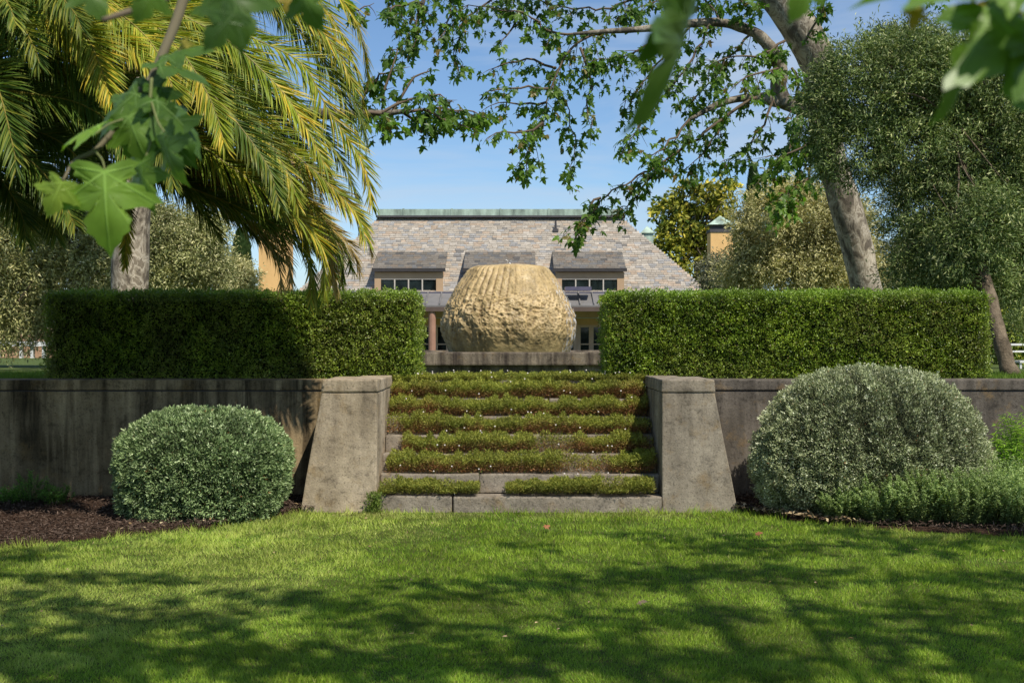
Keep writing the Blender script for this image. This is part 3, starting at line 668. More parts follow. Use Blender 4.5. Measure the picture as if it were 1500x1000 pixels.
# ------------------------------------------------------------------ house
def house():
    t = thing('country_house', 'long tan house with slate hipped roof, copper ridge and dormer windows', 'house', (0, 42, 1.2))
    rng = np.random.default_rng(44)
    ye, yr = 39.8, 43.0; ze, zr = Z(432, ye), Z(318, yr)
    xlr, xrr = X(556, yr), X(910, yr); xle, xre = X(430, ye), X(1044, ye); yb = 46.2
    # roof underlay
    a = Acc(); e = .03
    V = [(xle, ye, ze-e), (xre, ye, ze-e), (xre, yb, ze-e), (xle, yb, ze-e), (xlr, yr, zr-e), (xrr, yr, zr-e)]
    T = [[0, 1, 5], [0, 5, 4], [2, 3, 4], [2, 4, 5], [1, 2, 5], [3, 0, 4], [0, 3, 2], [0, 2, 1]]
    a.add(V, T, (.2, .18, .16))
    def slates(a, O, U, Wv, nrows, inside, tw, pal, th=.025, seed=0):
        rg = np.random.default_rng(seed); Uh = nrm(U); Wl = np.linalg.norm(Wv); Wh = Wv/Wl; Nn = nrm(np.cross(Uh, Wh)); L = np.linalg.norm(U)
        if Nn[2] < 0: Nn = -Nn
        rh = Wl/nrows
        for r in range(nrows):
            s = -rg.uniform(0, tw)
            while s < L:
                w_ = tw*rg.uniform(.65, 1.25); s0, s1 = max(s+.003, 0), min(s+w_-.003, L); s += w_
                lo, hi = inside((r+.5)/nrows)
                s0, s1 = max(s0, lo), min(s1, hi)
                if s1-s0 < .03: continue
                lift = th*rg.uniform(.5, 1.0); j = rg.normal(0, .004)
                p = lambda q, v, h_: O+Uh*q+Wh*v+Nn*h_
                v0, v1 = r*rh-.03+j, (r+1)*rh+.02
                c = pal(rg)
                a.add([p(s0, v0, 0), p(s1, v0, 0), p(s1, v0, lift), p(s0, v0, lift), p(s1, v1, .004), p(s0, v1, .004)],
                      [[0, 1, 2], [0, 2, 3], [3, 2, 4], [3, 4, 5], [0, 3, 5], [1, 4, 2]], c)
    def pal(rg):
        q = rg.random(); b = rg.uniform(.85, 1.12)
        c = np.array((.33, .295, .25)) if q < .45 else np.array((.27, .265, .26)) if q < .66 else np.array((.36, .29, .225)) if q < .82 else np.array((.38, .345, .3)) if q < .96 else np.array((.19, .18, .17))
        return c*b*np.array([1.08, 1.06, 1.02])
    def pald(rg): return pal(rg)*.5
    O = np.array([xle, ye, ze]); Wv = np.array([0, yr-ye, zr-ze]); U = np.array([xre-xle, 0, 0])
    slates(a, O, U, Wv, 36, lambda f: ((xlr-xle)*f, (xrr-xle)+(xre-xrr)*(1-f)), .21, pal, seed=1)
    a.build('roof', M['slate'], t)
    # ridge
    a = Acc(); z1 = Z(307, yr)
    a.box(xlr-.05, xrr+.05, yr-.16, yr+.16, zr+.035, z1)
    for k in range(5):
        xx = xlr+(xrr-xlr)*(k+.5)/5; a.box(xx-.03, xx+.03, yr-.18, yr+.18, zr+.04, z1+.02)
    a.build('ridge_cap', M['copper'], t)
    a = Acc(); a.box(xlr-.1, xrr+.1, yr-.26, yr+.26, zr-.03, zr+.033); a.build('ridge_flashing', M['vent'], t)
    # ground floor
    zf = Z(447, 38.2); yw = 40.3
    a = Acc(); a.box(xle+.4, xre-.4, yw, yb-.3, 1.2, ze-.05); a.build('wall', M['stucco'], t)
    zd0, zd1 = 1.2, Z(476, yw)
    a = Acc(); a.box(xle+.4, xre-.4, yw-.06, yw-.003, Z(464, yw), Z(456, yw)+.1); a.build('lintel', M['pink'], t)
    a = Acc(); a.box(xle+.4, xre-.4, yw-.09, yw-.062, Z(466.3, yw), Z(464.8, yw)); a.build('trim_strip', M['white'], t)
    pw_ = .44; x = X(846.5, yw)-pw_*2*20/2
    x = X(866, yw)-9*.92
    for k in range(15):
        xc = x+.92*k
        f = Acc(); f.box(xc-.455, xc-.345, yw-.05, yw-.004, zd0, zd1); f.box(xc+.345, xc+.455, yw-.05, yw-.004, zd0, zd1)
        f.box(xc-.075, xc+.075, yw-.05, yw-.004, zd0, zd1); f.box(xc-.344, xc-.076, yw-.05, yw-.004, zd1-.07, zd1); f.box(xc+.076, xc+.344, yw-.05, yw-.004, zd1-.07, zd1)
        for bz in (Z(504, yw), Z(531, yw)):
            f.box(xc-.344, xc-.076, yw-.045, yw-.008, bz-.02, bz+.02); f.box(xc+.076, xc+.344, yw-.045, yw-.008, bz-.02, bz+.02)
        fo = f.build('french_door', M['pink'], t)
        q = Acc(); q.add([(xc-.38, yw-.02, zd0), (xc+.38, yw-.02, zd0), (xc+.38, yw-.02, zd1-.03), (xc-.38, yw-.02, zd1-.03)], [[0, 1, 2], [0, 2, 3]], (0, 0, 0)); q.build('pane', M['glass'], fo)
    # standing seam canopy along the front
    a = Acc(); y0, y1 = 38.2, 39.4; za, zb = Z(447, y0), Z(429.5, y1)
    a.hexa([(xle-.2, y0, za-.05), (xre+.2, y0, za-.05), (xre+.2, y1, zb-.05), (xle-.2, y1, zb-.05), (xle-.2, y0, za), (xre+.2, y0, za), (xre+.2, y1, zb), (xle-.2, y1, zb)])
    k = xle
    while k < xre:
        a.hexa([(k, y0, za), (k+.035, y0, za), (k+.035, y1, zb), (k, y1, zb), (k, y0, za+.06), (k+.035, y0, za+.06), (k+.035, y1, zb+.06), (k, y1, zb+.06)]); k += .43
    a.build('canopy_roof', M['seam'], t)
    a = Acc(); a.box(xle-.2, xre+.2, y1+.002, y1+.62, zb-.12, zb+.05); a.build('canopy_flashing', simple('blue_flashing', (.09, .09, .13), .4, .5), t)
    a = Acc(); a.box(xle-.2, xre+.2, y0-.05, y0+.15, Z(456, y0), za-.052); a.build('fascia', M['brown'], t)
    for px in (633, 500, 366, 900, 1010):
        a = Acc(); xx = X(px, y0+.1); a.tube([(xx, y0+.1, 1.2), (xx, y0+.1, Z(456, y0)-.002)], .115, 14); a.build('column', M['post'], t)
    a = Acc(); a.box(X(827, 39), X(865, 39), 38.5, 39.1, zb+.052, zb+.17); a.build('skylight', simple('skylight_box', (.12, .11, .17), .3, .5), t)
    # dormers
    for px in (547, 680, 812):
        yf = 39.95; x0, x1 = X(px, yf), X(px+104, yf); zt_, zb_ = Z(393, yf), ze-.1
        yk = 42.0; zk = Z(361.5, yk-.15)
        d = Acc(); d.hexa([(x0+.06, yf+.02, zb_), (x1-.06, yf+.02, zb_), (x1-.06, yk, zk-.12), (x0+.06, yk, zk-.12), (x0+.06, yf+.02, zt_-.02), (x1-.06, yf+.02, zt_-.02), (x1-.06, yk, zk-.06), (x0+.06, yk, zk-.06)])
        do = d.build('dormer', M['tan'], t)
        r = Acc(); OO = np.array([x0-.02, yf-.12, zt_-.02]); WW = np.array([0, yk-yf+.12, zk-zt_+.02]); UU = np.array([x1-x0+.04, 0, 0])
        r.hexa([OO+[0, 0, -.05], OO+UU+[0, 0, -.05], OO+UU+WW+[0, 0, -.05], OO+WW+[0, 0, -.05], OO, OO+UU, OO+UU+WW, OO+WW], (.12, .11, .1))
        slates(r, OO+[0, 0, .002], UU, WW, 11, lambda f: (0, 99), .22, pald, .02, seed=px)
        r.box(x0-.04, x1+.04, yf-.17, yf-.122, zt_-.11, zt_-.0, (.05, .045, .045)); r.build('dormer_roof', M['slate'], do)
        q = Acc(); q.box(x0-.0, x1+.0, yk-.12, yk, zk-.02, zk+.04); q.build('ridge_flashing', M['copper'], do)
        fr = Acc(); wx0, wx1 = X(px+11, yf), X(px+92, yf); wz1 = Z(408, yf); wz0 = zb_+.02
        fr.box(x0+.04, wx0, yf-.04, yf+.018, zb_, zt_-.12); fr.box(wx1, x1-.04, yf-.04, yf+.018, zb_, zt_-.12)
        fr.box(wx0+.001, wx1-.001, yf-.035, yf+.018, wz1, zt_-.12); fr.build('window_surround', M['tan'], do)
        mu = Acc(); ww = (wx1-wx0)/4
        for s_ in range(1, 4): mu.box(wx0+ww*s_-.02, wx0+ww*s_+.02, yf-.03, yf+.01, wz0, wz1-.032)
        mu.box(wx0+.001, wx1-.001, yf-.03, yf+.01, wz1-.03, wz1-.002); mu.build('window_bars', M['mull'], do)
        gl = Acc(); gl.add([(wx0, yf, wz0), (wx1, yf, wz0), (wx1, yf, wz1), (wx0, yf, wz1)], [[0, 1, 2], [0, 2, 3]], (0, 0, 0)); gl.build('window_glass', M['glass'], do)
    # small roof vent and green cupola behind the hip
    a = Acc(); yy = 42.4; c = P(814, 333, yy); a.tube([c-[0, 0, .2], c+[0, 0, .22]], [.05, .03], 8); a.box(c[0]-.09, c[0]+.09, yy-.12, yy+.12, c[2]-.16, c[2]-.05); a.build('roof_vent', M['vent'], t)
    a = Acc(); yy = 45.4; x0, x1 = X(940, yy), X(956, yy); zz = Z(342, yy); cx = (x0+x1)/2
    a.box(x0, x1, yy-.2, yy+.2, 3.2, zz); q = .06
    a.add([(x0-q, yy-.2-q, zz), (x1+q, yy-.2-q, zz), (x1+q, yy+.2+q, zz), (x0-q, yy+.2+q, zz), (cx, yy, Z(331, yy))], [[0, 1, 4], [1, 2, 4], [2, 3, 4], [3, 0, 4], [0, 3, 2], [0, 2, 1]], (.2, .3, .3))
    a.build('cupola', M['copper'], t)
house()
def chimney(px0, px1, pyt, Y, label, capped):
    x0, x1 = X(px0, Y), X(px1, Y); z1 = Z(pyt, Y); w_ = x1-x0
    t = thing('chimney', label, 'chimney', ((x0+x1)/2, Y+w_/2, 1.2))
    a = Acc(); a.box(x0, x1, Y, Y+w_, 1.2, z1); a.build('shaft', M['stucco'], t)
    zz = z1+.24*w_; i = .08
    a = Acc(); a.box(x0+i, x1-i, Y+i, Y+w_-i, z1+.001, zz); 
    a.box(x0-.03, x1+.03, Y-.03, Y+w_+.03, z1-.08, z1+.04); a.build('vent_band', M['vent'], t)
    a = Acc(); q = .1; cx, cy = (x0+x1)/2, Y+w_/2
    a.add([(x0-q, Y-q, zz), (x1+q, Y-q, zz), (x1+q, Y+w_+q, zz), (x0-q, Y+w_+q, zz), (cx, cy, zz+.45*w_)], [[0, 1, 4], [1, 2, 4], [2, 3, 4], [3, 0, 4], [0, 3, 2], [0, 2, 1]], (.2, .3, .3)); a.build('cap', M['copper'], t)
chimney(1041, 1074, 337, 48, 'ochre chimney with green copper cap beyond the right end of the roof', True)
chimney(379, 422, 330, 44, 'ochre chimney behind the palm fronds left of the house', True)

# ------------------------------------------------------------------ trees
def crown(a, blobs, n, lw, ll, cols, rng, clump=.35, per=38, shell=.55, down=.1, tpl=T_QUAD, flat=.8):
    B = np.array(blobs, float); vol = (B[:, 3]*B[:, 4]*B[:, 5])**(2/3); pr = vol/vol.sum()
    nc = max(1, n//per); k = rng.choice(len(B), nc, p=pr); d = rdir(rng, nc); r = rng.random(nc)**(1/3)*(1-shell)+shell*rng.random(nc)**.15
    cc = B[k, :3]+d*B[k, 3:6]*r[:, None]*(.8+.4*fbm(d*2+k[:, None], 1.3, 2, 3))[:, None]
    br = rng.normal(0, .3, nc)+.5*(fbm(cc, 1.1, 2, 7)-.5)-.25*(1-r)  # random clump tone, plus sunlit outside and shaded inside put into leaf colour
    idx = np.repeat(np.arange(nc), per); m = len(idx); sh = nrm(rdir(rng, nc)+d*.8-[0, 0, .25])
    Pn = cc[idx]+rng.normal(0, clump*.22, (m, 3))*[1, 1, flat]+sh[idx]*(rng.uniform(-.9, 1.1, m)*clump)[:, None]
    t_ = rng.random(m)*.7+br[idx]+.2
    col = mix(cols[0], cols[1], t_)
    if len(cols) > 2: col = mix(col, cols[2], (rng.random(m) < .14)*.8)
    dd = rdir(rng, m)*.8+sh[idx]*.8-[0, 0, down]
    a.leaves(tpl, Pn, dd, rdir(rng, m)+[0, 0, .4]+d[idx]*.3, rng.uniform(*lw, m), rng.uniform(*ll, m), col)
    return cc
def pxblobs(L, Y, dep=1.0):                 # (px, py, rx px, ry px) -> ellipsoids around distance Y
    out = []
    for i, b in enumerate(L):
        yy = Y+(b[4] if len(b) > 4 else 0); c = P(b[0], b[1], yy); s_ = yy/F
        out.append((*c, b[2]*s_, (b[2]+b[3])/2*s_*dep, b[3]*s_))
    return out
def boughs(a, start, cc, rng, n, r0, lift=.1, seg=5):
    for q in cc[rng.choice(len(cc), min(n, len(cc)), replace=False)]:
        mid = (start+q)/2+[0, 0, lift*rng.random()]+rng.normal(0, .12, 3)*np.linalg.norm(q-start)
        p = catmull([start, mid, q], 9); a.tube(p, np.linspace(r0, r0*.12, 9), seg, (.2, .15, .1), .15)

OL = ((.075, .09, .045), (.25, .26, .15), (.42, .43, .3)); OP = ((.2, .21, .09), (.52, .5, .27), (.7, .66, .44))
def olive(label, blobs, Y, base, trunk, rT, n, seed, cols=OL, lw=(.010, .016), ll=(.045, .08), nb=60, clump=.26, per=40, shell=.6, name='olive_tree', mat='olive', dep=1.0, group=None, tpl=T_QUAD, extra=()):
    rng = np.random.default_rng(seed); t = thing(name, label, 'tree', base, group)
    tr = Acc(); pts = catmull([base]+trunk, 26); tr.tube(pts, np.linspace(rT*1.35, rT*.5, 26), 12, (.2, .15, .1), .35, seed)
    for e in extra: tr.tube(catmull(e[0], 20), np.linspace(e[1], e[2], 20), 10, (.2, .15, .1), .35, seed+1)
    tr.build('trunk', M['obark'], t, True)
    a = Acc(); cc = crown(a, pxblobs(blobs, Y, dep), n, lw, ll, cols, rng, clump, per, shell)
    b = Acc(); boughs(b, pts[-1], cc, rng, nb, rT*.25); b.build('boughs', M['obark'], t, True)
    a.build('crown', M[mat], t)
    return t
# right foreground olive
YO = 16.6
olive('big dark green olive tree behind the right end of the right hedge',
      [(1270, 130, 75, 80), (1335, 105, 80, 65), (1250, 210, 62, 62), (1410, 110, 70, 65), (1480, 130, 80, 90), (1340, 220, 60, 70), (1430, 215, 80, 75), (1510, 260, 80, 100), (1360, 310, 62, 70),
       (1440, 320, 75, 80), (1345, 395, 50, 38), (1420, 395, 70, 40), (1520, 390, 70, 60), (1210, 160, 36, 60), (1330, 60, 60, 30, .5), (1570, 180, 90, 120), (1400, 165, 60, 60, 1.2), (1500, 470, 28, 14, 3.5), (1395, 370, 45, 45, -.7), (1450, 330, 50, 60, -.8), (1470, 420, 40, 25, -.6)], YO,
      (X(1478, 15.2), 15.2, 1.2), [P(1462, 480, 15.4), P(1444, 415, 15.8), P(1428, 350, 16.2), P(1410, 260, 16.6), P(1400, 180, 16.6)], .078, 250000, 51,
      cols=((.04, .075, .022), (.19, .26, .085), (.42, .46, .24)), lw=(.012, .02), ll=(.045, .085), nb=70, clump=.2, dep=.75,
      extra=[([P(1444, 425, 15.9), P(1410, 385, 16.1), P(1395, 300, 16.4)], .08, .04), ([P(1488, 553, 15.25), P(1472, 520, 15.3), P(1458, 462, 15.45)], .08, .06)])
# pale olives behind right
olive('pale silvery olive tree between the chimney and the sycamore trunk', [(1130, 330, 55, 60), (1180, 320, 62, 55), (1110, 385, 45, 40), (1180, 390, 75, 38), (1230, 340, 45, 60), (1250, 400, 60, 35), (1160, 290, 34, 26), (1080, 400, 24, 26)], 25,
      (X(1175, 25), 25, 1.2), [P(1175, 440, 25), P(1165, 390, 25)], .16, 80000, 52, cols=OP, lw=(.018, .028), ll=(.06, .1), nb=40, clump=.26)
olive('pale olive foliage tree behind the dark olive at the far right', [(1330, 400, 70, 50), (1400, 370, 70, 70), (1490, 400, 80, 60), (1310, 330, 50, 60), (1560, 330, 80, 100), (1480, 250, 90, 90), (1350, 230, 60, 70)], 27,
      (X(1400, 27), 27, 1.2), [P(1400, 460, 27), P(1395, 400, 27)], .18, 60000, 53, cols=((.1, .12, .06), (.24, .26, .14), (.4, .4, .26)), lw=(.022, .034), ll=(.07, .12), nb=40, clump=.35)
olive('small grey olive tree in front of the right chimney', [(1062, 410, 28, 34), (1040, 400, 16, 28)], 36, (X(1055, 36), 36, 1.2), [P(1055, 440, 36)], .08, 9000, 54, cols=((.1, .115, .07), (.26, .26, .18)), lw=(.025, .04), ll=(.07, .12), nb=20)
# left olives
olive('olive tree at the far left behind the left hedge', [(40, 360, 70, 60), (110, 345, 55, 50), (20, 440, 60, 50), (100, 410, 50, 40), (30, 490, 40, 22), (-40, 400, 60, 90), (60, 300, 80, 40), (150, 380, 34, 50)], 21,
      (X(112, 21), 21, 1.2), [P(116, 430, 21), P(100, 380, 21), P(85, 340, 21)], .11, 75000, 55, cols=((.15, .17, .07), (.44, .44, .22), (.65, .6, .38)), lw=(.018, .026), ll=(.055, .095), nb=60, extra=[([P(116, 440, 21), P(128, 390, 21), P(135, 350, 21)], .08, .04)], shell=.35)
olive('olive tree behind the left hedge just right of the pale sycamore trunk', [(250, 350, 45, 45), (290, 370, 42, 45), (240, 400, 40, 34), (300, 335, 34, 26), (312, 405, 30, 28), (225, 330, 30, 40)], 24,
      (X(272, 24), 24, 1.2), [P(270, 420, 24), P(278, 370, 24), P(285, 345, 24)], .09, 48000, 56, cols=((.14, .17, .07), (.42, .44, .23), (.62, .6, .4)), lw=(.019, .028), ll=(.055, .09), nb=50, shell=.35)
olive('low pale olive bush beside the cypress', [(345, 405, 26, 24), (330, 395, 20, 18), (365, 414, 14, 14)], 30, (X(345, 30), 30, 1.2), [P(345, 425, 30)], .06, 9000, 57, cols=OP, lw=(.022, .034), ll=(.06, .1), nb=20)
# magnolia
olive('dense yellow green magnolia tree behind the right end of the roof', [(1020, 290, 34, 26), (985, 310, 26, 22), (1050, 300, 22, 24), (1000, 340, 36, 24), (1045, 350, 30, 30), (985, 375, 28, 26), (1030, 395, 36, 28), (1075, 380, 20, 40), (1008, 275, 20, 13), (970, 345, 14, 16), (1060, 275, 16, 12), (966, 298, 10, 9)], 52,
      (X(1022, 52), 52, 1.2), [P(1022, 420, 52), P(1020, 360, 52)], .2, 7000, 58, cols=((.05, .09, .015), (.34, .34, .05), (.62, .52, .10)), lw=(.10, .15), ll=(.2, .34), nb=70, clump=.34, per=14, name='magnolia_tree', mat='far', tpl=T_OVAL, shell=.5)
# cypresses
def cypress(px, pyt, wpx, Y, label, seed, n=26000):
    rng = np.random.default_rng(seed); t = thing('cypress_tree', label, 'tree', (X(px, Y), Y, 1.2)); zt_ = Z(pyt, Y); R = wpx/2*Y/F
    h = rng.random(n); an = rng.uniform(0, 2*np.pi, n); f = np.sqrt(np.clip(1-h**2.6, 0, 1))*.97+.03; rr = R*f*(1-.25*rng.random(n))
    Pn = np.stack([X(px, Y)+np.cos(an)*rr, Y+np.sin(an)*rr, 1.2+(zt_-1.2)*h], -1); rr2 = fbm(Pn, 2.2, 3, seed); Pn[:, :2] += (np.stack([np.cos(an), np.sin(an)], -1)*R*.35*(rr2-.5)[:, None])
    a = Acc(); a.leaves(T_QUAD, Pn, rdir(rng, n)*.5+[0, 0, 1], np.stack([np.cos(an), np.sin(an), 0*an], -1), .09, .26, mix((.02, .045, .015), (.06, .11, .035), rng.random(n)*.6+(rr2-.5)*1.4+.2)); a.build('crown', M['far'], t)
    b = Acc(); b.tube([(X(px, Y), Y, 1.2), (X(px, Y), Y, zt_-.4)], [R*.5, .03], 8); b.build('trunk', M['obark'], t)
cypress(354, 342, 34, 46, 'slim dark cypress just left of the ochre chimney', 61)
cypress(1103, 244, 26, 62, 'distant dark cypress rising behind the pale olive', 62)

# sycamores ---------------------------------------------------------
SYC = ((.045, .10, .016), (.14, .25, .035))
class Sprays:
    def __init__(s, seed): s.rng = np.random.default_rng(seed); s.tw = Acc(); s.C = []; s.D = []; s.L = []
    def leafrow(s, p, n, size):
        rng = s.rng; u = rng.random(n)**.8*(len(p)-1.01); i = u.astype(int); q = p[i]+(p[i+1]-p[i])*(u-i)[:, None]
        ax = nrm(p[-1]-p[0]); off = rdir(rng, n)*[1, 1, .55]
        pet = q+off*size*.55-[0, 0, size*.1]
        s.C.append(pet); s.D.append(off*.75+ax*.35-[0, 0, .65]+rng.normal(0, .25, (n, 3))); s.L.append(rng.uniform(.6, 1.15, n)*size)
    def branch(s, pts, r0=.024, dens=1.0, size=.155, sub=.5, spread=1.0, leaves=True, r1=.004):
        rng = s.rng; p = np.asarray(pts, float); L = np.linalg.norm(np.diff(p, axis=0), axis=1).sum(); n = max(8, int(L/.12)); p = catmull(p, n)
        p[1:-1] += rng.normal(0, .018, (n-2, 3)); s.tw.tube(p, np.linspace(r0, r1, n), 5, (.15, .11, .075), .1, cap=False)
        if not leaves: return p
        m = int(L*8.4*dens)
        for k in range(m):
            f = (k+rng.random())/m; i = int(f*(n-1.01)); b = p[i]; tg = nrm(p[i+1]-p[i])
            d = nrm(tg*.7+rdir(rng, 1)[0]*[1, 1.1*spread, .8]*.95-[0, 0, .38]); l = sub*rng.uniform(.4, 1.1)
            e = b+d*l-[0, 0, l*.25]; md = (b+e)/2+[0, 0, .06*l]+rng.normal(0, .05*l, 3)
            tp = catmull([b, md, e], 6); s.tw.tube(tp, np.linspace(min(r0*.5, .008), .002, 6), 3, (.14, .1, .07), cap=False)
            s.leafrow(tp, max(3, int(rng.uniform(7, 13)*l/.4)), size)
            if rng.random() < .5:
                e2 = md+nrm(rdir(rng, 1)[0]-[0, 0, .5])*l*.6; t2 = catmull([md, (md+e2)/2+rng.normal(0, .02, 3), e2], 5)
                s.tw.tube(t2, np.linspace(.004, .0015, 5), 3, (.14, .1, .07), cap=False); s.leafrow(t2, 4, size)
        return p
    def finish(s, t, cols=SYC, mat='syc'):
        s.tw.build('branches', M['bud'], t, True)
        Cn = np.vstack(s.C); D = np.vstack(s.D); L = np.concatenate(s.L); n = len(Cn); rng = s.rng
        col = mix(cols[0], cols[1], rng.random(n)*.8+(fbm(Cn, 1.4, 2, 3)-.5)); col = mix(col, (.2, .12, .05), (rng.random(n) < .04)*.7)
        a = Acc(); a.leaves(T_SYC, Cn, D, rdir(rng, n)*.8+[0, -.3, .7], L*1.05, L, col); a.build('crown', M[mat], t); return n
def PP(L, Y0, Y1=None):
    Y1 = Y0 if Y1 is None else Y1; m = len(L)
    return [P(x, y, Y0+(Y1-Y0)*i/max(1, m-1)) for i, (x, y) in enumerate(L)]
Ys = 21.5
t = thing('sycamore_tree', 'tall leaning sycamore with pale mottled trunk behind the right hedge', 'tree', (X(1282, Ys), Ys, 1.2))
a = Acc()
tp = catmull([(X(1300, Ys), Ys, 1.15)]+PP([(1284, 470), (1270, 420), (1252, 350), (1232, 280), (1213, 215), (1207, 150), (1200, 100), (1183, 60), (1150, 10), (1115, -30), (1060, -90), (1000, -200)], Ys, Ys-.8), 110)
u = np.linspace(0, 1, 110); a.tube(tp, (np.interp(u, [0, .06, .2, .5, .7, .85, 1], [.38, .30, .25, .275, .32, .27, .14])), 22, (.4, .37, .3), .14, 3)
a.build('trunk', M['bark'], t, True)
a = Acc(); a.tube(catmull(PP([(1216, 170), (1172, 158), (1133, 147), (1108, 143), (1060, 150), (1010, 175)], Ys-.1, Ys-1.0), 40), np.linspace(.15, .03, 40), 12, (.4, .4, .3), .3, 5)
a.tube(catmull(PP([(1150, 152), (1141, 128), (1142, 96), (1125, 66), (1100, 46), (1062, 34), (1020, 34), (950, 42), (890, 46), (840, 50)], Ys-.4, Ys-1.2), 60), np.linspace(.15, .025, 60), 12, (.4, .4, .3), .3, 6)
a.tube(catmull(PP([(1110, -50), (1200, -130), (1400, -220)], Ys-.8, Ys-2), 20), np.linspace(.2, .1, 20), 10, (.4, .4, .3), .3, 6)
a.build('limb', M['limb'], t, True)
s = Sprays(71); R = []
def B(L, dy=0, **k): s.branch(PP(L, Ys-1.0+dy, Ys-1.0+dy+k.pop('dd', -.3)), size=.138, **{**dict(sub=.4), **k, **({'sub': k['sub']*1.2} if 'sub' in k else {})})
B([(890, 46), (850, 60), (818, 100), (802, 150), (790, 190), (772, 228), (782, 244)], dens=1.0, sub=.42)
B([(815, 100), (770, 88), (735, 95), (716, 106)], .3, dens=.8, sub=.28); B([(803, 130), (765, 128), (725, 130), (702, 140)], -.3, dens=.8, sub=.22)
B([(800, 150), (770, 155), (735, 150), (712, 158)], .5, dens=.9, sub=.26); B([(795, 180), (765, 195), (730, 192), (712, 206)], -.5, dens=.8, sub=.26)
B([(820, 130), (836, 180), (842, 225), (835, 285)], .2, r0=.012, dens=.75, sub=.26); B([(850, 70), (866, 120), (860, 160), (868, 185)], -.2, dens=.9, sub=.28)
B([(840, 50), (800, 45), (770, 20), (700, 10), (660, 20)], 0, dens=1.1, sub=.34); B([(760, 20), (745, 50), (735, 62)], .1, dens=.8, sub=.2)
B([(960, -20), (900, 10), (840, 12), (780, 0), (720, -12)], .4, dens=1.2, sub=.4); B([(1000, 36), (940, 70), (900, 85), (860, 90)], -.2, dens=1.2, sub=.4)
B([(1060, 34), (1020, -5), (960, 5), (905, 20)], .5, dens=1.2, sub=.4); B([(1010, 40), (975, 80), (940, 125), (908, 155)], .2, dens=1.1, sub=.34)
B([(1040, 36), (1010, 95), (968, 145), (930, 195), (912, 222)], -.5, dens=.9, sub=.34); B([(1100, 50), (1060, 90), (1030, 130), (1000, 150)], .6, dens=1.1, sub=.42)
B([(1108, 143), (1060, 172), (1010, 210), (965, 240), (930, 262), (896, 282), (868, 312), (848, 330), (842, 350)], .1, r0=.03, dens=1.05, sub=.32)
B([(1010, 175), (985, 205), (962, 225), (940, 226)], -.4, dens=1.1, sub=.36); B([(965, 240), (940, 275), (920, 300), (895, 312)], .3, dens=1.0, sub=.24)
B([(880, 290), (862, 305), (866, 325), (855, 346)], .1, dens=1.1, sub=.2); B([(1060, 150), (1052, 190), (1030, 225), (1000, 250)], .5, dens=.9, sub=.36)
B([(1133, 147), (1112, 190), (1085, 225), (1055, 238)], .0, dens=1.0, sub=.36); B([(1172, 158), (1160, 200), (1150, 235), (1110, 262)], -.4, dens=1.5, sub=.42)
B([(1190, 165), (1195, 215), (1180, 262), (1152, 285), (1150, 312)], -.6, dens=1.6, sub=.34); B([(1140, 100), (1100, 110), (1070, 130)], -.3, dens=1.2, sub=.42)
B([(1180, 60), (1205, 20), (1195, -10)], -.3, dens=1.3, sub=.25); B([(1150, 60), (1110, 80), (1060, 85), (1030, 100)], .2, dens=1.2, sub=.4)
B([(1120, 10), (1080, 0), (1030, -20)], 0, dens=1.4, sub=.4); B([(1205, 200), (1160, 225), (1120, 232)], -.8, dens=1.3, sub=.38); B([(1160, 100), (1170, 140), (1150, 180)], -.6, dens=1.0, sub=.35)
B([(1000, -200), (850, -120), (700, -60), (650, -40), (620, 5), (608, 40), (610, 80)], -.5, r0=.05, dens=.75, sub=.36)
B([(850, -120), (780, -60), (740, -15), (680, 30), (668, 70), (670, 105)], .3, r0=.03, dens=.8, sub=.3); B([(700, -60), (600, -30), (570, -5), (590, 20), (590, 45)], .6, r0=.02, dens=1.0, sub=.3)
B([(650, -40), (660, 10), (655, 40), (640, 60)], -.3, dens=1.0, sub=.3); B([(620, 5), (575, 10), (570, 18)], .2, dens=1.0, sub=.2)
for k in range(26):                        # the rest of the crown, above the frame
    q = s.rng; c = P(q.uniform(560, 1500), q.uniform(-330, -60), Ys+q.uniform(-.5, 3)); e = c+np.array([q.normal(0, .9), q.normal(0, .9), -.4]); s.branch([c-[.3, 0, -.2], c, e], r0=.02, dens=1.0, sub=.5)
n1 = s.finish(t)

# left sycamore
Y2 = 17.5
t = thing('sycamore_tree', 'straight sycamore with thick flaking trunk behind the left hedge', 'tree', (X(190, Y2), Y2, 1.2))
a = Acc(); tp = catmull([(X(190, Y2), Y2, 1.15)]+PP([(190, 425), (194, 310), (205, 200), (215, 60), (230, -120), (260, -300)], Y2, Y2+.3), 50)
a.tube(tp, np.interp(np.linspace(0, 1, 50), [0, .15, .6, 1], [.30, .25, .25, .15]), 24, (.4, .4, .3), .08, 9); a.build('trunk', M['bark'], t, True)
a = Acc(); a.tube(catmull([P(208, 170, Y2), P(330, 140, Y2+.1), P(450, 165, Y2), P(530, 167, Y2-.2), P(600, 163, Y2-.3)], 50), np.linspace(.13, .03, 50), 10, (.4, .4, .3), .3, 2)
a.tube(catmull([P(215, 20, Y2), P(330, -60, Y2), P(480, -20, Y2-.3)], 30), np.linspace(.12, .03, 30), 10, (.4, .4, .3), .3, 2); a.build('limb', M['limb'], t, True)
s = Sprays(72)
def B2(L, dy=0, **k): s.branch(PP(L, Y2-.3+dy, Y2-.3+dy+.2), **k)
B2([(530, 167), (580, 164), (640, 160), (690, 165), (712, 172)], 0, r0=.03, dens=1.35, sub=.34); B2([(560, 165), (600, 145), (640, 140), (665, 150)], -.4, dens=1.3, sub=.3)
B2([(575, 163), (600, 120), (620, 105), (632, 100)], .3, dens=.6, sub=.2); B2([(590, 165), (625, 185), (640, 200)], .1, dens=1.2, sub=.22)
